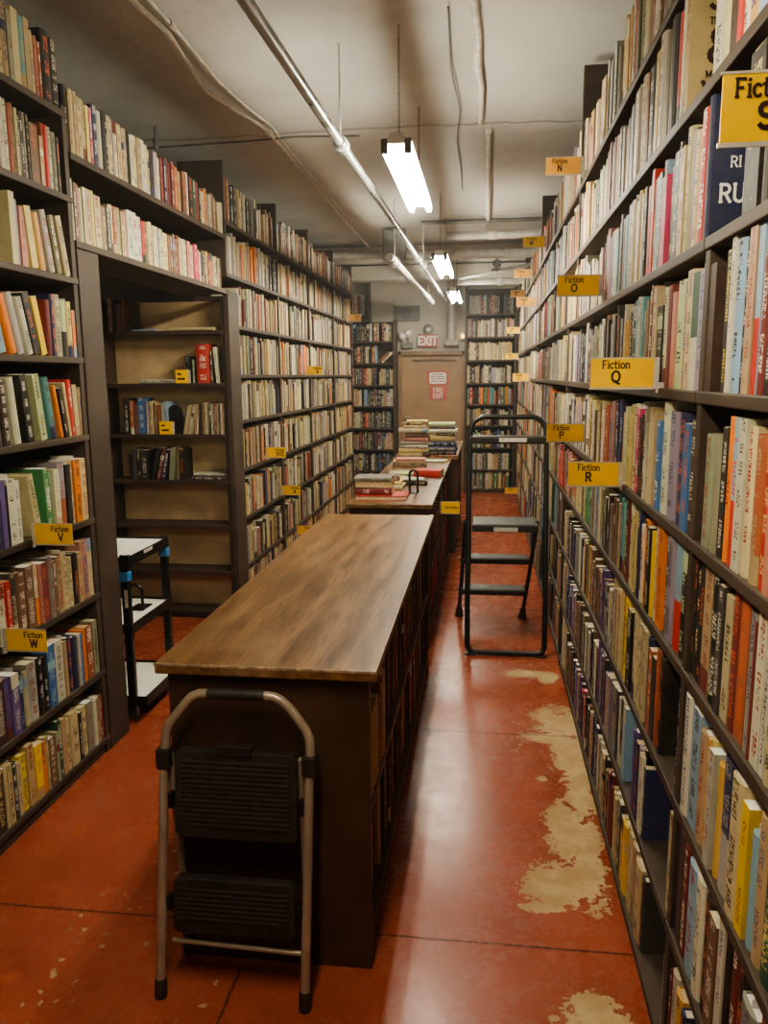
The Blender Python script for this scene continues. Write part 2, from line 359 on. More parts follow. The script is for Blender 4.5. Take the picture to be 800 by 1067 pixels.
def text_mesh(lines, origin, right, up, mat, name, parent, weight=.13, serif=True):
    """lines: (string, cap height, x, y) laid out from ORIGIN along RIGHT and UP; x is the middle of the line. One thin mesh."""
    mb = MB(); R_, U_ = Vector(right).normalized(), Vector(up).normalized(); nrm = R_.cross(U_).normalized(); O = Vector(origin); t = weight
    lay = [0]
    def quad(p, q, w, h, ox, oy):
        a, b2 = Vector((p[0], p[1])), Vector((q[0], q[1])); d = b2-a
        if d.length < 1e-6: return
        d.normalize(); e = Vector((-d.y, d.x))*w/2; a = a-d*w*.35; b2 = b2+d*w*.35; lay[0] += 1
        off = nrm*(2e-5*(lay[0] % 9))
        vs = [mb.bm.verts.new(O+R_*(ox+h*c.x)+U_*(oy+h*c.y)+off) for c in (a+e, a-e, b2-e, b2+e)]
        mb.bm.faces.new(vs)
    for s, h, x, y in lines:
        wid = sum(GL[c][0] for c in s)*h; ox = x-wid/2
        for c in s:
            adv, st, sf = GL[c]
            for pl in st:
                for p, q in zip(pl, pl[1:]): quad(p, q, t*(1.25 if c.isupper() and len(s) < 4 else 1), h, ox, y)
            if serif:
                for x0, x1, yy in sf: quad((x0+.03, min(max(yy, .035), .965) if c.isupper() else yy+.02), (x1-.03, min(max(yy, .035), .965) if c.isupper() else yy+.02), t*.62, h, ox, y)
            ox += adv*h
    bmesh.ops.recalc_face_normals
    me = bpy.data.meshes.new(name); mb.bm.to_mesh(me); mb.bm.free(); me.materials.append(mat)
    o = bpy.data.objects.new(name, me); COL.objects.link(o)
    if parent is not None: o.parent = parent; me.transform(parent_world(parent).inverted())
    return o
# ------------------------------------------------------------------ the room
def struct(name, mb, mat, **k): return tag(mb.build(name, mat, None, **k), kind='structure')
struct('floor', MB().box((-2.7, -1.6, -.1), (.8, 11.3, 0)), M['floor'])
def ceiling_plate():
    mb = MB(); nx, ny = 36, 130; x0, x1, y0, y1 = -2.7, .8, -1.6, 11.3; g = []
    R2 = random.Random(3); ph = [(R2.uniform(.5, 2.2), R2.uniform(.5, 2.0), R2.uniform(0, 6), R2.uniform(0, 6)) for _ in range(6)]
    for j in range(ny+1):
        row = []
        for i in range(nx+1):
            x, y = x0+(x1-x0)*i/nx, y0+(y1-y0)*j/ny
            z = CEIL + sum(.004*math.sin(a*x*2+p)*math.sin(b*y*2+q) for a, b, p, q in ph)
            if 4.82 < y < 7.3: z -= .012                                   # one run of sheets hangs a little lower
            row.append(mb.bm.verts.new((x, y, z)))
        g.append(row)
    for j in range(ny):
        for i in range(nx): mb.bm.faces.new((g[j][i], g[j+1][i], g[j+1][i+1], g[j][i+1]))
    top = [mb.bm.verts.new(p) for p in ((x0, y0, CEIL+.15), (x1, y0, CEIL+.15), (x1, y1, CEIL+.15), (x0, y1, CEIL+.15))]
    mb.bm.faces.new(top)
    o = struct('ceiling', mb, M['ceiling'], smooth=True); return o
ceiling_plate()
struct('wall_left', MB().box((-2.8, -1.6, 0), (-2.66, 11.3, CEIL)), M['wall'])
struct('wall_right', MB().box((.745, -1.6, 0), (.9, 11.3, CEIL)), M['wall'])
struct('wall_front', MB().box((-2.8, -1.75, 0), (.9, -1.6, CEIL)), M['wall'])
DX0, DX1, DZ, WY = -1.165, -.325, 1.875, 11.2
struct('wall_back', MB().box((-2.7, WY, 0), (DX0-.04, WY+.12, CEIL)).box((DX1+.04, WY, 0), (.8, WY+.12, CEIL)).box((DX0-.04, WY, DZ+.05), (DX1+.04, WY+.12, CEIL)).box((DX0-.04, WY+.1, 0), (DX1+.04, WY+.12, DZ+.05)), M['wall'])
struct('trim_1', MB().box((-2.66, 8.85, 2.86), (.74, 9.12, 2.975)).box((-2.66, 10.35, 2.80), (.74, 10.6, 2.975)), M['wall'])     # dropped ceiling beams
door = MB().box((DX0, WY+.02, .01), (DX1, WY+.06, DZ), bev=.003).build('door_1', M['door']); tag(door, 'tan brown painted fire exit door at the end of the aisle', kind='structure')
MB().box((DX0-.045, WY-.03, 0), (DX0, WY+.08, DZ+.055), bev=.004).box((DX1, WY-.03, 0), (DX1+.045, WY+.08, DZ+.055), bev=.004).box((DX0-.045, WY-.03, DZ), (DX1+.045, WY+.08, DZ+.055), bev=.004).build('door_frame', M['frame'], door)
MB().box((-.93, WY-.01, 1.80), (-.40, WY+.02, 1.835), bev=.006).build('door_closer', M['frame'], door)
MB().tube([(-1.0, WY-.015, 1.82), (-.89, WY-.015, 1.82)], .014).build('closer_arm', M['steel'], door)
MB().tube([(-1.12, WY-.01, 1.02), (-1.12, WY-.03, 1.02), (-1.03, WY-.03, 1.02)], .012).build('door_handle', M['steel'], door)
for zz in (1.62, 1.69): MB().lathe([(.012, 0), (.012, .01)], (-.375, WY+.02, zz), (0, -1, 0), 10).build('bolt_head', M['cast'], door)

def sign_flat(name, lo, hi, y, mat, label, cat, edge=None, inner=None, lines=(), ink='white_ink', weight=.2, serif=False, th=.006):
    r = empty(name, ((lo[0]+hi[0])/2, y, lo[1]), label, cat)
    MB().box((lo[0], y-th, lo[1]), (hi[0], y, hi[1]), bev=.001).build('sign_plate', mat, r)
    if inner:
        e = inner; cx, cz = (lo[0]+hi[0])/2, (lo[1]+hi[1])/2; w, h = (hi[0]-lo[0])/2-e, (hi[1]-lo[1])/2-e; rr = min(w, h)*.35
        pts = arc((cx+w-rr, cz+h-rr), rr, 0, PI/2, 5, k=y-th-.0006)+arc((cx-w+rr, cz+h-rr), rr, PI/2, PI, 5, k=y-th-.0006)+arc((cx-w+rr, cz-h+rr), rr, PI, 1.5*PI, 5, k=y-th-.0006)+arc((cx+w-rr, cz-h+rr), rr, 1.5*PI, 2*PI, 5, k=y-th-.0006)
        MB().poly(pts, (0, .0005, 0)).build('white_panel', M['white_paper'], r)
    if lines: text_mesh([(s, h, (lo[0]+hi[0])/2+dx, lo[1]+z) for s, h, dx, z in lines], (0, y-th-.0015, 0), (1, 0, 0), (0, 0, 1), M[ink], 'lettering', r, weight, serif)
    return r
sign_flat('door_notice', (-.80, 1.457), (-.515, 1.665), WY+.02, M['pink_red'], 'red bordered white notice on the tan door, above FIRE EXIT', 'sign', inner=.026)
nb = MB()
for z, segs in ((1.612, ((-.735, -.585),)), (1.580, ((-.75, -.69), (-.68, -.62), (-.61, -.56))), (1.550, ((-.75, -.70), (-.69, -.565))), (1.518, ((-.75, -.66), (-.65, -.56)))):
    for a_, b_ in segs: nb.box((a_, WY+.0118, z-.006), (b_, WY+.0126, z+.006))
nb.build('print_marks', M['ink_red'], bpy.data.objects['door_notice'])
sign_flat('fire_exit_sign', (-.775, 1.268), (-.53, 1.44), WY+.02, M['pink_red'], 'red FIRE EXIT sign with white capitals on the tan door', 'sign', lines=(('FIRE', .06, 0, .096), ('EXIT', .06, 0, .016)), weight=.16)
ex = empty('exit_sign', (-.79, WY, 1.985), 'red EXIT sign with pale capitals above the fire door', 'sign')
MB().box((-.925, WY-.05, 1.985), (-.665, WY, 2.16), bev=.004).build('sign_box', M['exit_red'], ex)
MB().box((-.912, WY-.052, 1.998), (-.678, WY-.049, 2.147)).build('sign_face', simple('exit_face', (.42, .16, .14), .4, 0, .05), ex)
text_mesh([('EXIT', .115, -.795, 2.015)], (0, WY-.0535, 0), (1, 0, 0), (0, 0, 1), M['white_ink'], 'lettering', ex, .2, False)
el = empty('emergency_light', (-1.10, WY, 1.99), 'grey emergency light with two round lamp heads beside EXIT sign', 'emergency light')
MB().box((-1.15, WY-.07, 1.97), (-1.0, WY, 2.05), bev=.008).build('battery_box', M['vent'], el)
for dx, dz in ((-.06, .16), (.02, .20)):
    c = Vector((-1.09+dx, WY-.06, 1.97+dz))
    h = MB().lathe([(.02, .06), (.05, .02), (.056, 0), (.05, -.006)], c, (0, -1, 0), 18).build('lamp_head', M['housing'], el, True)
    MB().lathe([(.026, -.002), (.02, .008), (.002, .012)], c+Vector((0, -.001, 0)), (0, -1, 0), 14).build('lamp_lens', M['cast'], h, True)
    MB().tube([c+Vector((0, .03, -.05)), (c.x, WY-.03, 2.04)], .008, 8).build('lamp_bracket', M['vent'], el)
dm = empty('alarm_sounder', (-.79, WY, 2.19), 'small round alarm with lens above the EXIT sign', 'alarm')
MB().lathe([(.075, 0), (.07, .02), (.045, .03)], (-.79, WY, 2.22), (0, -1, 0), 20).build('base', M['vent'], dm, True)
MB().lathe([(.03, 0), (.028, .02), (.012, .034)], (-.79, WY-.03, 2.22), (0, -1, 0), 16).build('lens', M['housing'], dm, True)
v = empty('wall_vent', (-1.085, WY, 2.33), 'square grey ventilation grille high on the back wall', 'vent')
MB().box((-1.27, WY-.012, 2.335), (-.905, WY, 2.55), bev=.003).build('backing', M['cast'], v)
gr = MB()
for i in range(13): gr.box((-1.262+i*.0292, WY-.02, 2.343), (-1.262+i*.0292+.008, WY-.012, 2.542))
for i in range(8): gr.box((-1.262, WY-.022, 2.345+i*.0272), (-.913, WY-.016, 2.345+i*.0272+.006))
gr.build('grille', M['vent'], v)
du = empty('wall_duct', (-.465, WY-.07, 2.02), 'white upright pipe on the back wall above door corner', 'pipe')
MB().lathe([(.066, 0), (.066, .60), (.075, .60), (.075, .66), (.066, .66), (.066, .88)], (-.465, WY-.085, 2.08), (0, 0, 1), 22).build('duct', M['pipe'], du, True)
MB().box((-.56, WY-.12, 2.0), (-.37, WY, 2.085), bev=.01).build('duct_foot', M['wall'], du)
lb = empty('wall_lamp', (-.30, WY, 2.12), 'tiny amber indicator lamp on back wall beside white pipe', 'lamp')
MB().box((-.345, WY-.03, 2.06), (-.285, WY, 2.1), bev=.004).build('base', M['vent'], lb)
MB().lathe([(.02, 0), (.026, .02), (.02, .05), (.004, .06)], (-.315, WY-.03, 2.1), (0, 0, 1), 14).build('bulb', emit('amber_bulb', (1, .55, .12), 1.2), lb, True)

# ------------------------------------------------------------------ pipes and conduits under the ceiling
def pipe(name, label, pts, r, mat, cat='pipe', joints=(), n=14, hang=()):
    root = empty(name, pts[0], label, cat)
    MB().tube(pts, r, n).build('tube', mat, root, True)
    for (p, d, rr, ln) in joints:
        d = Vector(d).normalized(); MB().lathe([(rr*.9, -ln/2), (rr, -ln/2+.006), (rr, ln/2-.006), (rr*.9, ln/2)], p, d, 16).build('coupling', mat, root, True)
    for p in hang:
        MB().tube([p, (p[0], p[1], CEIL)], .004, 8).tube(arc((p[0], p[2]-r), r+.008, 0, 2*PI, 14, 'xz', p[1])[:-1], .006, 6, True).build('hanger', M['pipe'], root, True)
    return root
pipe('sprinkler_pipe', 'long grey pipe with a coupling running the length of ceiling', [(-.672, -1.5, 2.6), (-.655, 2.27, 2.6), (-.64, 3.63, 2.6), (-.615, 5.2, 2.6), (-.545, 11.15, 2.6)], .021, M['steelpipe'],
     joints=[((-.64, 3.66, 2.6), (0, 1, 0), .034, .05), ((-.64, 3.60, 2.6), (0, 1, 0), .030, .04), ((-.59, 7.1, 2.6), (0, 1, 0), .032, .06)], hang=[(-.64, 3.62, 2.62), (-.585, 7.6, 2.62)])
pipe('short_pipe', 'short pale pipe hanging lower beside the long grey pipe', [(-.745, 6.3, 2.5), (-.735, 6.5, 2.5), (-.67, 10.2, 2.5)], .030, M['pipe'], joints=[((-.741, 6.42, 2.5), (0, 1, 0), .038, .08)], hang=[(-.738, 6.6, 2.53), (-.68, 9.6, 2.53)])
pipe('twin_conduit', 'lower wavy pale conduit stapled along ceiling above bookshelves', [(-1.33, -1.4, 2.972), (-1.32, 1.5, 2.972), (-1.31, 3.05, 2.97), (-1.29, 3.35, 2.97), (-1.33, 3.7, 2.965), (-1.36, 3.95, 2.962), (-1.31, 4.3, 2.965), (-1.265, 4.46, 2.965), (-1.225, 4.6, 2.955), (-1.235, 5.25, 2.952), (-1.24, 6.2, 2.955), (-1.26, 7.25, 2.955), (-1.27, 8.8, 2.97)], .011, M['conduit'], 'conduit',
     joints=[((-1.225, 4.62, 2.952), (0, 1, 0), .019, .05), ((-1.235, 5.25, 2.952), (0, 1, 0), .018, .05), ((-1.24, 6.3, 2.955), (0, 1, 0), .018, .05)])
pipe('thin_conduit', 'thin pale conduit running just beside the wavy ceiling conduit', [(-1.27, -1.4, 2.975), (-1.265, 1.6, 2.975), (-1.25, 3.25, 2.973), (-1.255, 3.5, 2.973), (-1.265, 3.9, 2.97), (-1.235, 4.3, 2.97), (-1.19, 4.55, 2.962), (-1.195, 4.8, 2.955), (-1.2, 5.3, 2.955), (-1.205, 6.9, 2.955)], .0075, M['conduit'], 'conduit', joints=[((-1.25, 3.28, 2.973), (0, 1, 0), .016, .05)])
pipe('ceiling_cable', 'thin dark wire crossing the ceiling from left shelves to grey pipe', [(-2.0, 4.74, 2.93), (-1.43, 4.75, 2.945), (-1.1, 4.74, 2.955), (-.73, 4.76, 2.95)], .0055, M['cast'], 'wire')
pipe('hanger_rod', 'thin threaded rod hanging from ceiling above the alcove shelves', [(-1.86, 4.55, 2.55), (-1.86, 4.55, 2.99)], .006, M['cast'], 'rod', joints=[((-1.86, 4.55, 2.90), (0, 0, 1), .014, .06)])
pipe('shelf_top_conduit', 'pale conduit on the wall above the books over the alcove', [(-1.93, 3.2, 2.77), (-1.93, 4.9, 2.77)], .012, M['conduit'], 'conduit')
pipe('plaster_conduit', 'pale crumbling conduit running along ceiling above aisle', [(-.055, 1.2, 2.985), (-.06, 3.3, 2.985), (-.045, 3.6, 2.985), (-.055, 3.9, 2.985), (-.035, 4.2, 2.985), (-.045, 4.72, 2.985)], [.016, .018, .013, .019, .012, .017], M['conduit'], 'conduit')
pipe('ceiling_conduit', 'straight pale conduit continuing along ceiling from the crumbling one', [(0, 4.86, 2.972), (.0, 5.2, 2.972), (.005, 7.9, 2.972)], .020, M['conduit'], 'conduit')
pipe('cross_pipe', 'pale pipe crossing ceiling nearest to the hanging lights', [(-.37, 7.62, 2.86), (.05, 7.62, 2.86), (.70, 7.62, 2.86)], .036, M['pipe'], joints=[((.05, 7.62, 2.86), (1, 0, 0), .045, .07)])
pipe('cross_pipe', 'thin grey pipe crossing ceiling just above the nearest cross pipe', [(-.6, 7.45, 2.955), (.7, 7.45, 2.955)], .018, M['cast'])
pipe('cross_pipe', 'thick pale pipe crossing ceiling just past nearest cross pipe', [(-.9, 8.3, 2.79), (.70, 8.3, 2.79)], .046, M['pipe'], joints=[((-.2, 8.3, 2.79), (1, 0, 0), .056, .09), ((.2, 8.3, 2.79), (1, 0, 0), .054, .05)])
pipe('cross_pipe', 'slanting pale pipe below the dropped beams near back shelves', [(-.30, 9.3, 2.68), (.66, 8.7, 2.76)], .022, M['pipe'])
pipe('cross_pipe', 'pale pipe crossing farthest back above the end bookcase', [(-.35, 9.9, 2.70), (.70, 9.9, 2.70)], .034, M['pipe'], joints=[((.16, 9.9, 2.70), (1, 0, 0), .045, .06)])
pipe('cross_pipe', 'long pale pipe crossing ceiling above the far left bookcase', [(-2.6, 8.55, 2.84), (-.66, 8.55, 2.84)], .04, M['pipe'])
vv = empty('pipe_valve', (.10, 8.3, 2.79), 'grey valve with round wheel on the thick cross pipe', 'valve')
MB().lathe([(.03, 0), (.045, .03), (.03, .07)], (.10, 8.3, 2.66), (0, 0, 1), 16).build('body', M['cast'], vv, True)
MB().tube(arc((.10, 8.3), .05, 0, 2*PI, 16, 'xy', 2.64)[:-1], .008, 8, True).tube([(.05, 8.3, 2.64), (.15, 8.3, 2.64)], .006, 6).tube([(.1, 8.3, 2.62), (.1, 8.3, 2.8)], .01, 8).build('wheel', M['cast'], vv, True)
jb = empty('junction_box', (-.93, 7.9, 2.72), 'square grey junction box under ceiling beside the long pipe', 'box')
MB().box((-1.0, 7.9, 2.70), (-.78, 7.98, 2.99), bev=.004).build('box_body', M['cast'], jb); MB().box((-.985, 7.894, 2.715), (-.795, 7.9, 2.975), bev=.002).build('cover_plate', M['vent'], jb)

pipe('ceiling_cable', 'thin loose grey cable wandering along ceiling right of light', [(-.16, 3.3, 2.98), (-.175, 3.9, 2.978), (-.15, 4.5, 2.98), (-.185, 5.0, 2.968), (-.18, 5.6, 2.966), (-.19, 6.3, 2.97)], .004, M['vent'], 'wire')
def fixture(y0, label, tube='tube'):
    x, z, L_ = -.365, 2.52, 1.23
    r = empty('ceiling_light', (x, y0, z), label, 'light', 'hanging fluorescent lights')
    MB().poly([(x-.033, y0, z-.010), (x+.033, y0, z-.010), (x+.036, y0, z+.01), (x+.026, y0, z+.03), (x-.026, y0, z+.03), (x-.036, y0, z+.01)], (0, L_, 0)).build('housing', M['housing'], r)
    MB().box((x-.062, y0+.02, z+.0001), (x+.062, y0+L_-.02, z+.0045), bev=.001).build('reflector', M['housing'], r)
    for s in (-1, 1):
        t = MB().tube([(x+s*.047, y0+.03, z-.022), (x+s*.047, y0+L_-.03, z-.022)], .0165, 14).build('tube', M[tube], r, True)
        for yy in (y0, y0+L_-.022): MB().box((x+s*.047-.014, yy, z-.045), (x+s*.047+.014, yy+.022, z+.01), bev=.003).build('lamp_holder', M['cast'], r)
    for yy in (y0+.12, y0+L_-.12):
        ch = MB(); zz = z+.03
        while zz < CEIL-.02:
            ch.tube([(x, yy, zz), (x+.004, yy, zz+.012), (x, yy, zz+.024), (x-.004, yy, zz+.012)], .0022, 5, True); zz += .021
        ch.build('chain', M['cast'], r)
fixture(3.33, 'hanging twin tube fluorescent light nearest over the aisle')
fixture(6.35, 'middle hanging twin tube fluorescent light over the aisle')
fixture(9.0, 'hanging twin tube fluorescent light farthest away near the door')
fixture(.15, 'hanging twin tube fluorescent light just above the viewer', 'tube_dim')

# ------------------------------------------------------------------ bookcases
def bookcase(name, label, side, front, depth, a0, a1, levels, ups, z1, mat='shelf', back=None, thick=.025, uw=.032, kick=True, z0=0, group=None, toe=.055):
    """side R: spines face -x, L: +x, C: toward -y. a0..a1 along the wall; levels = shelf tops; ups = upright centres."""
    def bx(mb, lo, hi):   # lo/hi in (depth, along, z)
        if side == 'R': return mb.box((front+lo[0], lo[1], lo[2]), (front+hi[0], hi[1], hi[2]))
        if side == 'L': return mb.box((front-hi[0], lo[1], lo[2]), (front-lo[0], hi[1], hi[2]))
        return mb.box((lo[1], front+lo[0], lo[2]), (hi[1], front+hi[0], hi[2]))
    am = (a0+a1)/2; base = {'R': (front+depth/2, am, z0), 'L': (front-depth/2, am, z0), 'C': (am, front+depth/2, z0)}[side]
    r = empty(name, base, label, 'bookcase', group)
    for u in ups:
        lo, hi = (u-uw/2, u+uw/2)
        bx(MB(), (.004, lo, z0), (depth, hi, z1)).build('upright', M[mat], r, bev=.002)
    for z in levels:
        bx(MB(), (0, a0+.001, z-thick), (depth-.012, a1-.001, z)).build('shelf_board', M[mat], r, bev=.003)
    if back: bx(MB(), (depth-.011, a0+.002, z0+.01), (depth, a1-.002, z1-.005)).build('back_panel', M[back], r)
    if kick: bx(MB(), (.012, a0+.003, z0), (.03, a1-.003, toe)).build('kick_board', M[mat], r)
    return r
RZ = [.07, .385, .685, .985, 1.265, 1.565, 1.86, 2.16, 2.455]
LZ = [.07, .371, .709, 1.031, 1.374, 1.682, 1.988, 2.293, 2.60]
FZ = [.07, .325, .66, .99, 1.315, 1.615, 1.93, 2.24, 2.555]
BLZ = [.05, .295, .592, .886, 1.188, 1.475, 1.771, 2.066]
BRZ = [.05, .32, .624, .925, 1.211, 1.494, 1.801, 2.104, 2.405]
RB = [-.5, 1.66, 4.3, 6.9, 9.2, 10.84]
for i, w in enumerate(('nearest', 'second', 'third', 'fourth', 'farthest')):
    bookcase('bookcase', f'{w} section of the dark fiction shelves along right wall, lower tiers', 'R', XR, .30, RB[i]+.016, RB[i+1]+(.016 if i < 4 else 0), RZ[:7], [RB[i+1]-(.016 if i == 4 else 0)]+([RB[0]+.03] if i == 0 else []), 1.835, back='shelf2', group='fiction shelves along the right wall', toe=.045)
RU = [-.5, 3.95, 6.6, 9.2, 10.84]
for i, w in enumerate(('nearest', 'second', 'third', 'farthest')):
    bookcase('bookcase', f'{w} section of dark upper shelves along right wall, reaching the ceiling', 'R', XR, .30, RU[i]+.018, RU[i+1]+(.018 if i < 3 else 0), RZ[7:], [RU[i+1]-(.016 if i == 3 else 0)]+([RU[0]+.03] if i == 0 else []), CEIL-.03, back='shelf2', kick=False, z0=1.861, group='fiction shelves along the right wall', uw=.036)
bookcase('bookcase', 'dark bookcase with V and W fiction signs beside the alcove', 'L', XL, .28, .9, 3.065, LZ, [.92, 3.045], 2.62, back='shelf2')
pp = empty('shelf_post', (XL-.14, 3.16, 0), 'wide dark painted post between V and W bookcase and alcove', 'post')
MB().box((XL-.29, 3.068, 0), (XL, 3.245, 2.105), bev=.004).build('post_body', M['shelf'], pp)
sb = empty('bridge_shelf', (XL-.15, 4.0, 2.10), 'two dark shelves bridging over the alcove opening', 'shelf')
for z in (2.135, 2.463): MB().box((XL-.30, 3.07, z-.028), (XL, 4.925, z), bev=.003).build('shelf_board', M['shelf'], sb)
MB().box((XL-.315, 3.07, 2.11), (XL-.301, 4.925, 2.74)).build('back_panel', M['shelf2'], sb)
MB().box((XL-.30, 3.071, 2.1351), (XL-.02, 3.085, 2.434)).build('end_panel', M['shelf'], sb)
AZ = [.05, .33, .64, .935, 1.235, 1.562, 1.892]
bookcase('bookcase', 'half empty bookcase with tan back standing inside the alcove', 'C', 4.935, .195, -2.47, -1.634, AZ, [-2.46, -1.645], 2.09, 'shelf2', 'tan_back', uw=.022)
FU = [4.95, 6.2, 7.31, 8.5, 9.7]
for i, w in enumerate(('nearest', 'second', 'third', 'farthest')):
    fb = bookcase('bookcase', f'{w} section of long dark shelves past the alcove on left side', 'L', XL, .29, FU[i]+.018 if i else 5.134, FU[i+1]+(.018 if i < 3 else 0), FZ if i else FZ[:7], [FU[i+1]-(.016 if i == 3 else 0)], 2.90, back='shelf2', uw=.034, group='long shelves past the alcove')
    if i == 0:
        MB().box((XL-.29, 5.134, 0), (XL-.004, 5.164, 2.12), bev=.002).build('upright', M['shelf'], fb)
        MB().box((XL-.29, 4.935, 2.2155), (XL-.004, 4.965, 2.90), bev=.002).build('upright', M['shelf'], fb)
        for z in FZ[7:]: MB().box((XL-.278, 4.936, z-.025), (XL, 6.217, z), bev=.003).build('shelf_board', M['shelf'], fb)
pp = empty('shelf_post', (XL-.02, 5.06, 0), 'tall dark post between the alcove and the long shelves', 'post')
MB().box((XL-.033, 4.93, 0), (XL+.002, 5.133, 2.134), bev=.003).build('post_body', M['shelf'], pp)
bookcase('bookcase', 'dark bookcase facing the viewer left of the fire door', 'C', 10.9, .28, -1.90, -1.215, BLZ, [-1.885, -1.232], 2.34, back='shelf2')
tb = empty('top_shelf', (-1.74, 11.03, 2.40), 'short high shelf on top of bookcase left of door', 'shelf')
MB().box((-1.90, 10.9, 2.385), (-1.575, 11.17, 2.41), bev=.003).build('shelf_board', M['shelf'], tb)
MB().box((-1.60, 10.91, 2.4101), (-1.58, 11.17, 2.88), bev=.002).build('end_panel', M['shelf'], tb); MB().box((-1.59, 10.95, 2.068), (-1.57, 11.17, 2.384)).build('support', M['shelf'], tb)
bookcase('bookcase', 'dark bookcase facing the viewer right of the fire door', 'C', 10.9, .28, -.275, .41, BRZ, [-.262, .398], 2.75, back='shelf2')
# ------------------------------------------------------------------ books
PAL = {'w': ((.58, .55, .42), 'off-white'), 'c': ((.52, .435, .245), 'cream'), 'y': ((.60, .48, .18), 'pale yellow'), 'Y': ((.78, .52, .03), 'bright yellow'), 'm': ((.58, .34, .09), 'mustard'),
 't': ((.42, .29, .16), 'tan'), 'b': ((.17, .09, .05), 'brown'), 'B': ((.055, .032, .022), 'dark brown'), 'k': ((.016, .014, .013), 'black'), 'K': ((.045, .043, .042), 'charcoal'),
 'g': ((.24, .22, .19), 'grey'), 'G': ((.44, .42, .37), 'pale grey'), 'o': ((.16, .145, .07), 'olive'), 'O': ((.72, .21, .03), 'orange'), 'r': ((.50, .04, .03), 'red'), 'R': ((.17, .03, .028), 'maroon'),
 'p': ((.44, .19, .14), 'dusty pink'), 'P': ((.55, .06, .15), 'crimson pink'), 'n': ((.025, .03, .085), 'navy'), 'u': ((.05, .15, .33), 'blue'), 'U': ((.24, .36, .46), 'light blue'), 'e': ((.10, .27, .28), 'teal'),
 'E': ((.022, .085, .05), 'dark green'), 'f': ((.05, .24, .09), 'green'), 'l': ((.45, .53, .28), 'pale green'), 's': ((.26, .27, .18), 'sage'), 'v': ((.11, .07, .23), 'purple'), 'V': ((.30, .25, .31), 'lavender grey'), 'a': ((.50, .36, .17), 'golden tan'), 'x': ((.36, .10, .045), 'rust')}
BOOKS = []
def jit(c, a=.12):
    k = 1+RND.uniform(-a, a); return tuple(min(.9, max(.006, x*k*(1+RND.uniform(-.05, .05)))) for x in c)
def mkbook(side, front, along, z, w, h, d, col, lean=0, row=None, text=None, band=None, fl='', hard=None, label=None, order=None):
    if side == 'R': R, loc = Matrix.Identity(3), Vector((front, along, z))
    elif side == 'L': R, loc = Matrix.Rotation(PI, 3, 'Z'), Vector((front, along, z))
    else: R, loc = Matrix.Rotation(PI/2, 3, 'Z'), Vector((along, front, z))
    if lean:
        a = math.radians(lean); R = R @ Matrix.Rotation(-a, 3, 'X'); loc = loc+Vector((0, 0, w/2*math.sin(abs(a))))
    return addbook(loc, R, w, h, d, col, row, text, band, fl, hard, label, along if order is None else order, lean)
def addbook(loc, R, w, h, d, col, row=None, text=None, band=None, fl='', hard=None, label=None, order=0, lean=0, flat=False):
    base = jit(PAL[col][0]); lum = .2*base[0]+.7*base[1]+.1*base[2]
    ink = RND.choice([(.03, .02, .015), (.03, .02, .015), (.28, .03, .02), (.04, .05, .16)]) if lum > .2 else RND.choice([(.75, .7, .6), (.75, .7, .6), (.65, .5, .2), (.6, .55, .45), (.6, .12, .05)])
    if text is None: text = RND.random() < .75
    blo, bhi = (9, 9)
    if 'D' in fl: blo, bhi = 0, h*.45; ink = jit(PAL[RND.choice('rOxk' if lum > .1 else 'wcG')][0])
    elif 'B' in fl: blo, bhi = h*.72, h*.88; ink = jit(PAL['l' if col == 'k' else 'U'][0])
    elif 'Y' in fl: ink = (.75, .6, .05)
    elif 'T' in fl: text = True
    elif RND.random() < .16:
        t = RND.random(); ink = jit(PAL[RND.choice('kwcRntU')][0]); blo, bhi = (0, h*.2) if t < .4 else (h*.78, h*1.1) if t < .7 else (h*.6, h*.74)
    b = dict(loc=loc, R=R, w=w, h=h, d=d, col=base, ink=ink, band=(blo, bhi), seed=RND.random(), text=text, row=row, fl=fl, hard=RND.random() < .62 if hard is None else hard, label=label, cv=None, order=order, c=col, lean=lean, flat=flat)
    BOOKS.append(b); return b
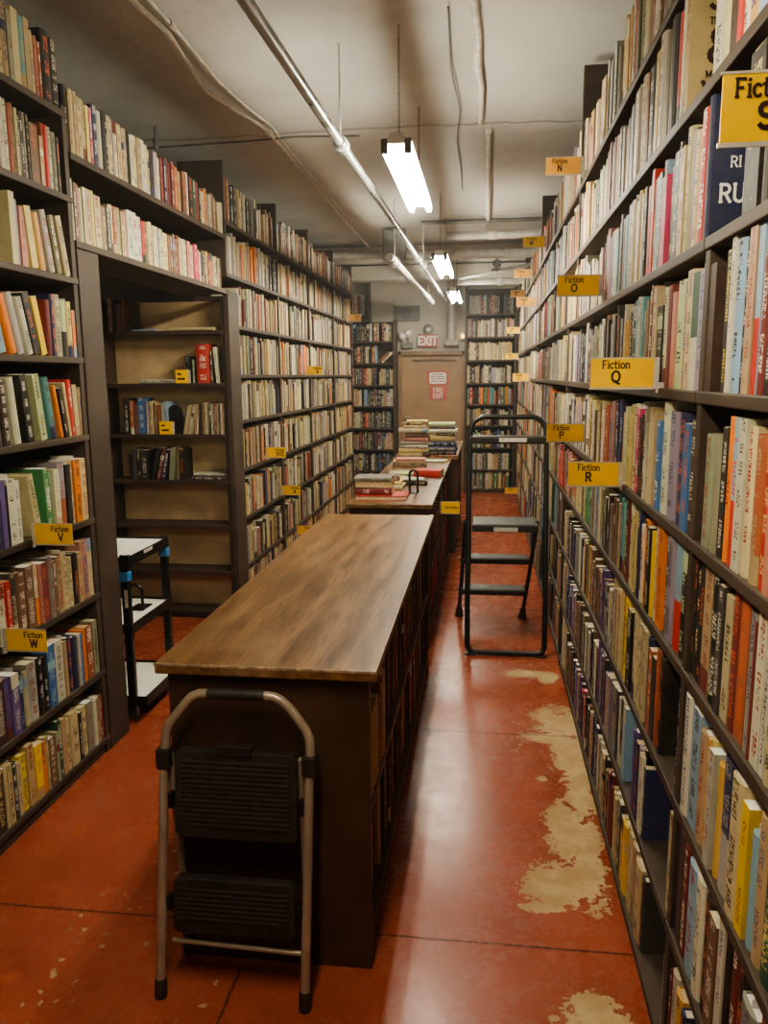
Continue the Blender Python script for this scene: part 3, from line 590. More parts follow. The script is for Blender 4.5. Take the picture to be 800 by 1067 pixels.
ROWDATA = [
('R',8,2.455,'1966 43 t 24 0,2008 45 c 25 0,2053 44 B 25 0,2097 19 n 25 0,2116 33 n 24 0,2149 34 s 25 0,2184 43 g 25 0,2227 30 b 26 0,2257 70 c 26 0,2327 49 p 26 0,2376 43 t 26 0,2419 54 c 26 0,2473 37 E 25 0,2511 29 s 24 0,2540 30 o 24 0,2569 67 p 25 0,2636 54 w 26 0,2690 171 m 27 0,2913 81 g 24 0,2994 79 G 25 0,3073 83 G 25 0,3156 64 g 24 0,3220 66 c 25 0,3286 52 c 24 0,3338 63 g 23 0,3401 163 m 23 0,3564 115 t 22 0'),
('R',7,2.160,'1410 49 U 24 0,1459 55 m 24 0,1515 29 w 25 0 T,1544 27 r 25 0,1570 52 B 28 0,1622 41 c 28 0,1663 56 w 28 0,1720 243 a 27 0 F,1963 14 w 25 0,1977 42 r 26 0 T,2019 42 r 25 0,2061 58 K 26 0,2119 60 o 25 0,2179 57 w 27 0 T,2236 69 y 26 0,2305 62 K 24 0,2366 31 b 24 0,2366 1 o 24 0,2397 40 t 25 0,2436 55 c 26 0,2491 55 w 24 0,2546 42 n 25 0,2588 37 V 23 0,2626 85 t 22 0,2711 128 x 23 0,2838 88 w 24 0,2927 228 R 23 0,3155 76 c 22 0,3231 80 w 21 0,3311 95 k 20 0,3407 113 c 20 0'),
('R',6,1.860,'1346 42 k 24 0,1388 73 k 25 0 T,1686 49 n 27 0 G,1734 55 r 26 0,1789 111 c 27 0,1900 41 t 23 0,1942 25 k 25 0,1967 48 K 24 0,2015 51 K 22 0,2066 50 P 21 0,2116 98 U 26 0,2213 16 w 23 0,2229 94 r 26 0,2323 42 k 24 0,2365 24 w 23 0,2389 100 m 25 0,2489 61 c 24 0,2550 58 s 24 0,2607 57 U 22 0,2664 70 g 23 0,2735 101 U 23 0,2836 72 w 22 0,2908 93 V 24 0,3001 81 p 24 0,3083 71 K 21 0,3154 100 w 22 0,3254 80 o 20 0,3334 101 c 20 0,3435 108 w 21 0,3543 115 G 20 0,3657 180 w 25 0,3838 151 c 24 0,3989 147 y 23 0,4136 150 c 24 0,4286 161 c 23 0,4447 132 k 20 0'),
('R',5,1.565,'1259 28 k 26 0,1287 29 k 25 0 T,1316 35 R 22 0,1350 27 U 27 0 D,1378 36 t 28 0,1414 32 k 25 0 T,1446 42 U 26 0,1488 22 w 27 0,1511 25 k 25 0 Y,1600 46 B 24 0,1646 38 g 25 0,1684 39 V 24 0,1723 53 E 24 0 D,1776 48 c 25 0,1825 37 p 23 0,1862 78 l 24 0,1940 33 p 22 0,1972 56 R 24 0,2028 38 w 24 0,2066 60 k 20 0 B,2126 107 c 25 0,2230 72 b 23 0,2230 3 c 24 0,2302 106 e 25 0,2409 54 k 24 0 T,2463 69 o 24 0,2532 73 m 22 0,2605 100 w 24 0 T,2705 104 K 25 0,2810 104 g 24 0,2914 136 K 24 0,3049 98 w 24 0,3147 115 o 23 0,3262 89 s 22 0,3352 144 n 24 0,3495 83 o 24 0,3579 87 G 23 0,3666 143 K 24 0,3809 155 V 24 0,3964 142 w 23 0,4106 229 c 24 0,4334 256 y 24 0,4590 288 c 23 0,4878 258 g 23 0,5137 169 G 23 0,5306 227 t 22 0,5533 214 K 22 0,5747 481 b 22 0,6228 523 R 22 0,6750 454 c 22 0,7204 520 w 24 0,7724 823 c 22 0,8547 743 k 22 0,9290 994 c 22 0'),
('R',4,1.265,'1144 29 w 26 0,1172 44 c 25 0,1217 28 p 25 0,1244 37 r 27 0,1281 41 x 24 0,1322 9 t 24 0,1331 34 c 25 0,1365 40 w 26 0,1405 39 U 26 0 D,1444 28 O 26 0,1472 34 k 24 0 T,1507 50 s 22 0,1557 48 s 22 0,1630 29 K 24 0,1659 67 B 24 0 T,1726 52 u 23 0,1779 72 n 25 0,1851 82 V 25 0,1933 70 w 27 0,2003 62 u 22 0,2065 42 t 23 0,2106 34 c 25 0,2140 76 c 24 0,2207 75 k 23 0 T,2207 9 b 24 0,2282 51 P 24 0,2333 53 w 25 0,2387 91 y 24 0 T,2478 138 l 23 0,2616 114 n 25 0,2730 103 p 25 0,2833 97 x 24 0,2931 85 c 23 0,3015 110 c 25 0,3126 85 c 22 0,3211 186 y 24 0,3397 181 c 24 0,3578 120 w 23 0,3698 191 V 22 0,3889 185 G 22 0,4074 185 k 21 0,4259 160 w 23 0,4419 218 c 22 0,4637 228 s 22 0,4865 238 t 22 0,5103 187 p 22 0,5289 185 O 22 0'),
('R',3,0.985,'1113 45 R 25 0,1158 31 c 25 0 T,1189 22 w 25 0 T,1211 39 w 25 0 T,1250 13 R 23 0,1263 34 g 24 0,1297 46 x 25 0 T,1343 41 R 25 0,1384 39 c 23 0,1423 31 K 24 0,1454 54 k 27 0 T,1508 54 t 25 0,1562 99 k 25 0 T,1661 35 w 26 0,1697 54 k 27 0 B,1751 58 U 26 0 D,1809 65 V 25 0,1874 41 K 24 0,1915 60 O 25 0 T,1974 40 w 25 0,2015 83 Y 23 0,2098 90 O 24 0,2189 67 n 24 0,2254 74 y 24 0,2254 1 n 24 0,2328 69 w 26 0,2397 53 B 24 0,2449 58 e 22 0,2507 91 e 24 0,2598 78 b 22 0,2676 82 g 21 0,2758 78 t 20 0,2837 92 o 22 0,2929 68 c 23 0,2997 157 u 24 0,3154 73 g 22 0,3228 138 f 22 0,3366 90 K 22 0,3456 137 y 24 0 T,3593 133 c 20 0,3726 159 x 20 0,3885 156 b 22 0,4041 330 p 23 0,4371 291 r 22 0,4661 251 g 20 0,4912 279 t 20 0,5191 346 c 21 0'),
('R',2,0.685,'1042 60 K 25 0,1102 49 E 23 0 T,1151 40 t 25 0,1191 31 U 20 0,1222 35 Y 23 0,1257 59 c 25 0 T,1315 62 n 25 0 D,1377 32 m 22 0,1409 33 G 23 0,1441 24 y 24 0,1465 19 m 23 0,1484 42 t 23 0,1526 60 U 25 0 T,1586 51 w 26 0,1637 68 k 24 0 T,1843 59 k 24 0 G,1902 115 x 24 0,2017 35 n 24 0,2052 100 c 25 0,2152 104 c 26 0,2256 62 k 24 0,2318 52 Y 26 0,2370 54 m 26 0,2424 79 c 26 0,2502 99 c 26 0,2602 82 g 22 0,2683 87 k 22 0,2770 102 v 22 0,2872 151 B 22 0,3023 179 b 23 0,3203 175 m 24 0,3377 172 w 21 0,3549 151 g 20 0,3700 163 n 20 0,3863 225 k 20 0,4089 199 c 20 0'),
('R',1,0.385,'1086 53 R 24 0,1139 68 g 22 0,1207 132 k 26 0,1339 53 b 23 0,1392 38 k 24 0,1429 51 w 25 0 T,1481 64 U 24 0,1545 39 R 25 0,1584 134 B 25 0,1956 68 n 20 0 G,2006 39 w 22 0,2006 18 k 24 0,2045 68 V 22 0,2113 43 v 24 0,2156 173 U 23 0 F,2329 162 w 24 0,2491 87 g 22 0,2578 142 V 23 0,2720 168 v 24 0,2888 132 k 21 0,3020 85 b 22 0,3105 121 w 22 0 T,3226 185 k 22 0,3411 198 b 22 0,3609 187 v 21 0,3796 197 n 22 0'),
('R',0,0.070,'1360 83 c 22 0,1443 93 n 22 0,1536 50 m 22 0,1586 122 G 23 0,1938 51 K 21 0 G,1988 75 c 22 0,2063 57 t 23 0,2120 72 c 23 0,2192 57 Y 22 0,2249 87 m 23 0,2336 101 c 22 0,2437 101 R 23 0,2538 109 k 22 0,2647 90 t 22 0,2738 96 w 22 0,2834 124 n 24 0,2958 111 x 23 0,3069 144 k 23 0,3213 157 P 20 0,3370 158 v 22 0,3528 189 n 23 0,3716 227 b 22 0'),
('L',8,2.600,'2603 17 c 24 0,2621 19 t 25 0,2640 11 k 26 0 T,2651 24 c 25 0,2674 35 t 24 0,2710 27 s 22 0,2736 39 c 24 0,2775 42 e 23 0,2817 33 t 24 0,2850 19 c 21 0,2869 25 p 20 0,2894 24 x 19 0,2931 55 k 25 0,2986 54 k 24 0'),
('L',7,2.293,'2557 22 g 23 0,2579 17 c 23 0,2596 20 w 23 0 T,2616 22 w 23 0 T,2638 34 w 23 0 T,2671 25 x 22 0,2696 17 t 23 0,2714 16 c 22 0,2729 16 o 20 0,2745 22 B 22 0,2767 12 w 22 0,2779 20 K 22 0,2799 56 b 20 0,2855 24 t 17 0,2879 18 x 22 0,2897 27 r 22 0,2923 30 w 22 0,2953 30 s 21 0,2983 27 K 20 0'),
('L',6,1.988,'2520 43 o 23 0,2563 105 c 24 0 H,2668 28 V 22 0,2696 37 p 20 0,2733 70 y 21 8 0,2803 69 m 20 10 0,2873 46 G 22 12 0,2919 47 o 21 12 0,2966 92 c 22 13 T'),
('L',5,1.682,'2474 18 w 20 0,2491 73 U 20 14 0,2565 58 O 20 15 0,2622 55 G 21 15 0,2677 41 w 20 15 0,2719 53 k 22 15 0,2772 44 Y 21 14 0,2816 65 R 23 0 0,2882 43 c 23 0,2924 39 l 21 0 D,2963 37 y 21 0,3001 25 O 18 0'),
('L',4,1.374,'2419 28 K 22 0,2447 44 K 22 2 T,2491 55 B 22 3 T,2545 81 w 23 6 0,2626 79 k 24 7 T,2705 83 l 24 8 0,2788 72 e 23 10 0,2860 28 O 20 11 0,2888 27 k 19 10 T,2915 22 c 21 8 0,2937 37 r 22 4 T,2974 40 c 20 3 0,3014 40 t 19 3 0'),
('L',3,1.031,'2358 26 k 23 0,2385 59 n 24 0,2444 28 v 23 0,2472 14 k 21 0,2486 44 w 23 0 T,2530 30 w 22 0 T,2633 71 c 23 10 0,2704 78 f 24 3 N,2781 38 w 23 0,2819 49 V 25 0 D,2868 33 k 24 0,2901 33 c 25 0 T,2934 50 O 25 0 T,2984 57 c 25 0 T'),
('L',2,0.709,'2301 44 B 22 0,2345 66 k 22 0,2411 15 r 21 0 T,2427 26 r 21 0,2453 42 K 23 0,2495 53 b 22 0,2548 51 b 23 0,2599 29 w 23 0 D,2628 19 p 22 0,2647 47 R 22 0 T,2694 32 g 23 0 T,2727 26 b 21 0,2753 48 t 22 0 T,2801 73 c 23 0,2874 68 k 23 0 T,2943 60 p 24 0,3003 45 c 24 0,3048 51 K 24 0'),
('L',1,0.371,'2250 58 k 23 0,2308 61 B 22 0 T,2368 34 v 22 0,2402 45 v 22 0,2447 64 n 23 0 B,2510 60 G 22 0,2571 35 k 22 0,2606 34 k 21 0 T,2640 52 u 24 0,2693 54 w 24 0 T,2747 37 t 22 0,2784 77 n 24 0,2861 19 G 21 0,2880 24 u 21 0,2904 25 O 22 0,2929 62 x 22 0,2990 40 s 23 0,3031 26 k 24 0,3057 33 w 23 0 T'),
('L',0,0.070,'2205 67 k 22 0,2272 48 B 21 0 T,2320 23 c 22 0,2343 27 c 22 0,2370 32 K 21 0,2402 22 c 20 0,2424 82 Y 23 0 T,2506 44 Y 21 0,2550 32 O 20 0,2582 23 c 21 0,2605 40 b 19 0,2645 19 s 20 0,2664 64 E 23 0,2728 35 c 21 0,2763 61 c 22 0,2824 23 k 20 0,2847 45 c 21 0 T,2892 49 g 21 0,2941 32 w 20 0,2973 26 t 20 0,2999 22 b 20 0,3021 53 r 20 0,3074 39 r 21 0'),
('A',1,2.463,'3058 29 k 24 0,3088 20 t 22 0,3107 30 c 24 0,3138 26 c 24 0,3163 31 c 23 0,3195 37 c 23 0,3232 27 y 22 0,3259 28 P 22 0,3287 45 n 24 0,3332 35 w 23 0,3367 35 k 24 0,3402 30 K 23 0,3432 43 c 24 0 T,3475 31 w 23 0,3507 38 c 23 0,3545 33 t 22 0,3578 27 c 23 0,3605 27 k 23 0,3631 41 w 22 0,3673 42 c 23 0,3715 36 t 23 0,3751 37 w 23 0,3787 37 c 22 0,3824 38 c 21 0,3862 39 k 22 0,3901 39 G 22 0,3940 36 w 20 0,3977 174 R 23 0,4150 45 x 21 0,4195 55 t 20 0,4250 56 b 21 0,4306 58 w 22 0,4364 59 k 21 0,4423 82 E 22 0,4505 74 k 19 0,4579 65 O 21 0,4644 67 t 19 0,4711 57 b 20 0,4768 71 c 20 0,4839 73 c 19 0'),
('A',0,2.135,'3035 20 x 23 0,3055 25 w 23 0,3080 26 b 22 0,3105 31 p 22 0,3136 26 w 21 0,3163 27 c 22 0,3190 33 c 22 0,3223 34 y 22 0,3256 55 c 21 0,3311 81 t 20 0,3392 37 c 20 0,3429 31 x 20 0,3460 32 c 20 0,3492 39 c 19 0,3531 27 p 20 0,3558 54 w 21 0,3613 49 w 21 0,3662 50 w 20 0,3712 37 r 19 0,3749 37 o 19 0,3786 46 c 20 0,3832 47 w 19 0,3879 40 s 19 0,3919 49 w 19 0,3968 50 y 18 0,4019 96 b 20 0,4114 63 R 20 0,4177 46 c 19 0,4224 57 w 19 0,4281 49 p 19 0,4329 60 c 18 0,4389 61 P 19 0,4450 63 r 19 0,4514 65 K 18 0,4578 67 m 18 0,4645 57 O 18 0,4702 58 c 17 0,4760 96 k 18 0 T'),
]
UPS = {'R': lambda k: (RB if k <= 5 else [] if k == 6 else RU), 'L': lambda k: [], 'A': lambda k: [], 'F': lambda k: FU[1:]}
def clash(c, k, a0, a1): return any(a0 < u+.019 and a1 > u-.019 for u in UPS[c](k))
def trim(c, k, a, w):
    for u in UPS[c](k):
        lo_, hi_ = u-.0185, u+.0185
        if a < hi_ and a+w > lo_:
            l, r_ = lo_-a, a+w-hi_
            if l >= r_: w = l
            else: a, w = hi_, r_
    return a, w
ORD = 'first second third fourth fifth sixth seventh eighth ninth tenth eleventh twelfth thirteenth fourteenth fifteenth sixteenth seventeenth eighteenth nineteenth'.split()
TENS = {2: ('twenty', 'twentieth'), 3: ('thirty', 'thirtieth'), 4: ('forty', 'fortieth'), 5: ('fifty', 'fiftieth'), 6: ('sixty', 'sixtieth'), 7: ('seventy', 'seventieth'), 8: ('eighty', 'eightieth'), 9: ('ninety', 'ninetieth')}
def ordw(n):
    if n < 20: return ORD[n-1]
    t, u = divmod(n, 10)
    if t > 9: return 'hundred-and-'+ordw(n-100) if n > 100 else 'hundredth'
    return TENS[t][1] if u == 0 else TENS[t][0]+'-'+ORD[u-1]
ROWNAME = {'R': lambda k: f'{ORD[k]} shelf up, right wall', 'L': lambda k: f'{ORD[k]} shelf up, V and W bookcase', 'A': lambda k: ('lower' if k == 0 else 'upper')+' shelf over the alcove', 'F': lambda k: f'{ORD[k]} shelf up, long left shelves',
 'BL': lambda k: f'{ORD[k]} shelf up, bookcase left of door', 'BR': lambda k: f'{ORD[k]} shelf up, bookcase right of door', 'AL': lambda k: f'{ORD[k]} shelf up, bookcase inside alcove', 'I': lambda k: ('lower' if k == 0 else 'upper')+' shelf under brown counter', 'BT': lambda k: 'short high shelf left of door'}
def row_pal(c): return {'R': 'wwwcccckkkKKgGttbBRrnuUsoymxpVeEOcb', 'F': 'wwwwcccccyykktbbggnKxOpRsGoVKt', 'BL': 'kkKKgGwwcRbBnuUsotxEr', 'BR': 'kkKKgGwwcccRrbBnutmsfE', 'I': 'BBBkbbtxRKr', 'L': 'kkBbKcwtgnvR', 'A': 'ccwtkb'}[c]
def auto(c, k, side, front, z, a0, a1, pal, hmax, hmin=.19, wm=.029, gaps=.012, deep=(.13, .185)):
    a = a0+.004
    hb = RND.uniform(.5, .9)
    while a < a1-.012:
        w = min(.075, max(.012, RND.gauss(wm, wm*.36)))
        if a+w > a1-.003: break
        if RND.random() < gaps: a += RND.uniform(.02, .09); continue
        if c in UPS and clash(c, k, a, a+w): a += .01; continue
        h = hmin+(hmax-hmin)*min(1, max(0, RND.gauss(hb, .34)))
        mkbook(side, front+(1 if side == 'R' else -1 if side == 'L' else 1)*RND.uniform(.006, .026), a+w/2, z, w-.0012, h, RND.uniform(*deep), RND.choice(pal), 0, (c, k))
        a += w
done = {}
for c, k, z, s in ROWDATA:
    xs = XR if c == 'R' else XL; side = 'R' if c == 'R' else 'L'; sg = 1 if c == 'R' else -1
    lo, hi = 99, -99
    for tk in s.split(','):
        p = tk.split(' '); y0, w, col, h, lean = int(p[0])/1000, int(p[1])/1000, p[2], int(p[3])/100, int(p[4]); fl = p[5] if len(p) > 5 else ''
        lo, hi = min(lo, y0), max(hi, y0+w)
        fr = xs+sg*RND.uniform(.002, .008); d = RND.uniform(.14, .185)
        cv = {('R', 7, 'F'): 'SY', ('R', 6, 'G'): 'RU', ('R', 2, 'G'): 'mark', ('R', 0, 'G'): 'patch'}.get((c, k, fl))
        if fl and fl in 'FGH':                               # its cover shows toward the viewer, so the space before it is empty
            t = min(w*.62, {'F': .036, 'G': .04, 'H': .034}[fl]); y0, w = y0+w-t, t; d = .20 if fl != 'F' else .19; fl = ''
        n = 1
        if w > (.062 if y0 > 2.0 else .09) and not lean: n = max(2, round(w/.036))
        for i in range(n):
            ww = w/n; a = y0+i*ww
            a, ww = trim(c, k, a, ww)
            if ww < .012: continue
            cc = col if i % 2 == 0 or n == 1 else RND.choice(col+'cwkgtKRbno'+col)
            hh = h if n == 1 else h*RND.uniform(.86, 1.04)
            mx = {'R': .272, 'L': .285, 'A': .29}[c]; hh = min(hh, mx)
            mkbook(side, fr+sg*RND.uniform(0, .006), a+(ww if not lean else w/n)/2, z, max(.006, (min(ww, .05)*.8 if lean else ww)-.0012), hh, d, cc, lean, (c, k), fl=fl)['cv'] = cv
    done[c, k] = (lo, hi)
for k, z in enumerate(RZ):
    lo, hi = done['R', k]; mx = .262 if k < 8 else .27
    auto('R', k, 'R', XR, z, .86, lo, 'wwccckkbRrgtnuUO', mx)
    auto('R', k, 'R', XR, z, hi, 10.82, row_pal('R'), mx, .185, .031, .008)
for k, z in enumerate(LZ): auto('L', k, 'L', XL, z, 1.75, done['L', k][0], row_pal('L'), .25)
for k, z in enumerate(FZ): auto('F', k, 'L', XL, z, 5.17 if k < 7 else 4.97, 9.66, row_pal('F') if k < 8 else 'KKgbBtckxw', .26 if 0 < k else .235, .18, .030, .01)
for k, z in enumerate(BLZ): auto('BL', k, 'C', 10.9, z, -1.872, -1.245 if k != 6 else -1.47, row_pal('BL'), .235, .18, .030, .01, (.12, .17))
mkbook('C', 10.92, -1.40, BLZ[6], .03, .21, .15, 'c', -48, ('BL', 6)); mkbook('C', 10.93, -1.455, BLZ[6], .025, .20, .15, 'b', -46, ('BL', 6))
auto('BT', 0, 'C', 10.9, 2.41, -1.86, -1.60, 'cwpgtGb', .27, .22, .028, .01, (.12, .17))
for k, z in enumerate(BRZ):
    pal = {8: 'kkKRRBgbK', 7: 'wGcwpkKgcw', 6: 'cccymcGck', 5: 'kKwtckGsV', 4: 'wrOwRfEetk'}.get(k, row_pal('BR'))
    auto('BR', k, 'C', 10.9, z, -.245, .38, pal, .235, .18, .029, .01, (.12, .17))
# shelves under the long brown counter, seen along its aisle side
for i, (w_, h_, c_) in enumerate(((.05, .235, 't'), (.06, .24, 't'), (.045, .235, 'a'), (.04, .225, 'b'), (.035, .25, 'x'), (.05, .26, 't'), (.03, .22, 'k'))): mkbook('L', -.288, 1.97+sum((.05, .06, .045, .04, .035, .05, .03)[:i])+w_/2, .47, w_-.001, h_, .17, c_, 0, ('I', 1))
for k, z in enumerate((.11, .47)): auto('I', k, 'L', -.292, z, 1.965 if k == 0 else 2.285, 4.06, row_pal('I'), .27 if k == 0 else .31, .19, .036, .02)
# alcove bookcase
def al(k, x0, w, h, col, lean=0, d=.165, fl=''): mkbook('C', 4.942+RND.uniform(0, .008), x0+w/2, AZ[k], w-.001, h, d, col, lean, ('AL', k), fl=fl)
AX = lambda px: -2.40+(px-112)/122.*.765      # metres along the alcove bookcase, left to right
for px, w, h, c in ((111, .028, .21, 'w'), (116, .02, .20, 'K'), (120, .03, .17, 'g'), (125, .035, .20, 'b'), (131, .024, .19, 'K')): al(6, AX(px), w, h, c)
for px, w, h, c in ((191, .028, .17, 'k'), (198, .012, .15, 's'), (203, .085, .245, 'r'), (217, .02, .20, 'B')): al(5, AX(px), w, h, c)
al(5, AX(223.5), .02, .225, 'w', 4)
for px, w, h, c in ((122, .032, .235, 'k'), (128, .028, .215, 'x'), (133, .028, .20, 'b'), (137.5, .045, .235, 'u'), (145, .022, .21, 'V'), (148.5, .034, .215, 'c'), (155, .02, .20, 't'), (158.5, .02, .19, 'b'), (162, .02, .20, 'c'), (165, .028, .21, 'U')): al(4, AX(px), w, h, c)
for i in range(8): al(4, AX(185+i*2.0), .0115, .19, 'cctwcbtw'[i], -13 if i < 5 else -6)
for i in range(15): al(4, AX(203.5+i*2.05), .0118, .195+.004*(i % 3), 'kbtcgkwtRckwtbn'[i])
for px, w, h, c, ln in ((124, .026, .17, 'k', 0), (128, .028, .205, 'K', 0), (133, .028, .20, 'k', 0), (137.5, .05, .195, 'k', 0), (147, .03, .215, 'k', -14), (153, .026, .22, 'R', -14), (158.5, .028, .20, 'n', -12), (167.5, .036, .21, 's', -6), (174, .03, .215, 'o', -4), (179.5, .03, .20, 'k', 0)): al(3, AX(px), w, h, c, ln)
# ------------------------------------------------------------------ the long counter and the tables behind it
isl = empty('counter', (-.55, 3.0, 0), 'long brown topped counter with dark sides nearest the viewer', 'counter')
MB().box((-.846, 1.872, .838), (-.262, 4.14, .868), bev=.004).build('counter_top', M['table'], isl)
MB().box((-.846, 1.8705, .862), (-.262, 1.874, .8685)).box((-.2645, 1.873, .8625), (-.2612, 4.14, .8685)).build('worn_edge', M['edge'], isl)
MB().box((-.822, 1.90, 0), (-.285, 1.93, .838), bev=.003).build('end_panel', M['island'], isl)
MB().box((-.822, 4.07, 0), (-.285, 4.10, .838), bev=.003).build('end_panel', M['island'], isl)
MB().box((-.822, 1.931, 0), (-.80, 4.069, .838)).build('side_panel', M['island'], isl)
MB().box((-.50, 1.931, .1101), (-.485, 4.069, .838)).build('divider_panel', M['island'], isl)
for z in (.11, .47): MB().box((-.7995, 1.931, z-.022), (-.285, 4.069, z), bev=.002).build('shelf_board', M['island'], isl)
MB().box((-.305, 1.931, 0), (-.295, 4.069, .087)).build('kick_board', M['island'], isl)
def table(name, label, x0, x1, y0, y1, z):
    r = empty(name, ((x0+x1)/2, (y0+y1)/2, 0), label, 'table')
    MB().box((x0, y0, z-.026), (x1, y1, z), bev=.003).build('table_top', M['table'], r)
    MB().box((x0-.0005, y0-.001, z-.006), (x1, y0+.003, z+.0005)).box((x1-.003, y0, z-.006), (x1+.0006, y1, z+.0005)).build('worn_edge', M['edge'], r)
    MB().box((x0+.015, y0+.02, 0), (x0+.035, y1-.02, z-.026)).build('side_panel', M['island'], r)
    MB().box((x0+.036, y0+.02, 0), (x1-.015, y0+.04, z-.026)).build('end_panel', M['island'], r)
    MB().box((x0+.036, y1-.04, 0), (x1-.015, y1-.02, z-.026)).build('end_panel', M['island'], r)
    for zz in (.10, .46): MB().box((x0+.036, y0+.041, zz-.02), (x1-.015, y1-.041, zz)).build('shelf_board', M['island'], r)
    MB().box(((x0+x1)/2-.006, y0+.041, .1001), ((x0+x1)/2+.006, y1-.041, z-.0265)).build('divider_panel', M['island'], r)
    return r
table('table', 'worn wooden table with bookend and short stacks behind the counter', -.79, -.292, 4.47, 6.98, .87)
table('table', 'farthest wooden table carrying tall double stack before fire door', -.82, -.24, 7.06, 8.9, .87)
for k, z in enumerate((.10, .46)):
    auto('T2', k, 'L', -.312, z, 4.53, 6.92, row_pal('I'), .27, .19, .036, .03) if True else None
    auto('T3', k, 'L', -.26, z, 7.11, 8.84, row_pal('I'), .27, .19, .036, .03)
ROWNAME['T2'] = lambda k: ('lower' if k == 0 else 'upper')+' shelf under middle table'; ROWNAME['T3'] = lambda k: ('lower' if k == 0 else 'upper')+' shelf under farthest table'

FLAT = Matrix.Rotation(-PI/2, 3, 'X')
def flatbook(xc, yc, z, th, ln, dep, col, label, rot=0, spine='C', hard=True, fl='', text=None):
    """lying flat: spine of length LN toward the viewer (C) or the aisle, depth DEP away from it"""
    a = {'C': PI/2, 'L': PI, 'R': 0, 'B': -PI/2}[spine]+math.radians(rot)
    R = Matrix.Rotation(a, 3, 'Z') @ FLAT
    loc = Vector((xc, yc, z+th/2)) - R @ Vector((dep/2, 0, ln/2))
    return addbook(loc, R, th-.0005, ln, dep, col, ('table', 0), text, None, fl, hard, label, 0, flat=True)
def pile(xc, yc, z, items, ctx):
    for th, ln, dep, col, rot, dx, lab, *sp in items:
        flatbook(xc+dx, yc, z, th, ln, dep, col, lab+ctx, rot, sp[0] if sp else 'C'); z += th
    return z
flatbook(-.385, 2.035, .7125, .024, .12, .15, 'G', 'pale grey book lying across tan books under the counter', 0, 'L'); flatbook(-.39, 2.03, .7365, .02, .11, .14, 'K', 'charcoal book lying on pale grey one under the counter', 4, 'L')
pile(-.62, 4.72, .87, ((.026, .31, .22, 'r', 2, .012, 'wide salmon red book at the bottom', 'B'), (.046, .225, .17, 'R', -1, -.035, 'maroon book second from bottom'), (.036, .225, .165, 't', 2, -.035, 'tan book third from bottom', 'B'), (.026, .225, .17, 'g', 0, -.038, 'slate grey book on top')), ' of nearest stack on the middle table')
pile(-.645, 5.12, .87, ((.030, .24, .16, 'c', -3, .01, 'cream book at the bottom'), (.028, .235, .16, 'y', 1, 0, 'pale yellow book in the middle'), (.030, .20, .14, 'b', 4, .0, 'brown book on top')), ' of second stack behind slate grey book')
flatbook(-.465, 5.34, .87, .03, .17, .125, 'k', 'black book lying flat behind the bookend', 1)
flatbook(-.475, 5.335, .90, .012, .14, .11, 'w', 'thin white book lying on the black one behind bookend', 3)
flatbook(-.40, 5.78, .87, .05, .20, .15, 'r', 'red book lying near the aisle edge of middle table', -9)
flatbook(-.58, 5.85, .87, .02, .24, .17, 'l', 'pale green book lying flat beside the red one', 4)
flatbook(-.62, 5.58, .87, .018, .16, .12, 'y', 'pale yellow booklet lying in front of pale green book', -6)
flatbook(-.60, 6.42, .87, .05, .27, .20, 't', 'thick tan book lying at far part of middle table', 5)
flatbook(-.595, 6.43, .92, .016, .24, .18, 'p', 'pink covered book on top of the thick tan one', 5)
flatbook(-.47, 6.78, .87, .014, .30, .16, 'w', 'white folder lying flat at end of middle table', -4)
pile(-.64, 7.24, .87, ((.035, 0.269, .17, 'c', 0, 0, 'cream book at the bottom'), (.04, 0.274, .17, 'y', 1, 0, 'pale yellow book second'), (.032, 0.263, .17, 'w', -2, .005, 'off-white book third'), (.03, 0.246, .16, 'g', 2, .0, 'grey book fourth'), (.035, 0.224, .15, 'p', -3, .03, 'pink book fifth'),
     (.045, 0.213, .14, 'b', 2, .03, 'brown book sixth'), (.038, 0.258, .16, 'c', 0, -.005, 'cream book seventh'), (.03, 0.202, .14, 'c', 3, .01, 'thin cream book eighth'), (.024, 0.190, .13, 't', -4, -.01, 'tan book ninth'), (.02, 0.190, .12, 'y', 6, .03, 'pale yellow book on top')), ' in left tall stack before fire door')
pile(-.378, 7.24, .87, ((.02, 0.269, .17, 'x', -2, .0, 'thin rust book at bottom'), (.035, 0.252, .17, 'k', 1, 0, 'black book second'), (.04, 0.258, .17, 'n', 0, .01, 'navy book third'), (.045, 0.246, .16, 'n', -2, .005, 'navy book fourth'), (.05, 0.224, .15, 'y', 2, 0, 'pale yellow book fifth'),
     (.028, 0.213, .15, 'k', -2, .01, 'black book sixth'), (.034, 0.258, .16, 'w', 1, .005, 'off-white book seventh'), (.022, 0.235, .15, 'n', -1, 0, 'thin navy book eighth'), (.034, 0.235, .15, 'l', 2, -.005, 'pale green book on top')), ' in right tall stack before fire door')
pile(-.52, 7.13, .87, ((.05, .07, .05, 'k', 8, 0, 'small black box shaped book'),), ' between the two tall stacks')
# alcove flat books and left wall slips
flatbook(AX(145), 5.03, AZ[6], .014, .17, .12, 'U', 'light blue book lying flat on high alcove shelf'); flatbook(AX(200), 5.03, AZ[6], .02, .30, .17, 'c', 'long cream book lying flat on high alcove shelf')
flatbook(AX(163), 5.03, AZ[5], .027, .26, .18, 'w', 'white book lying flat left of red book in alcove')
flatbook(AX(212), 5.03, AZ[3], .026, .24, .17, 'K', 'charcoal book lying flat on lower filled alcove shelf', -3); flatbook(AX(210), 5.03, AZ[3]+.026, .018, .21, .15, 'w', 'off-white book lying on charcoal one in the alcove', 4)

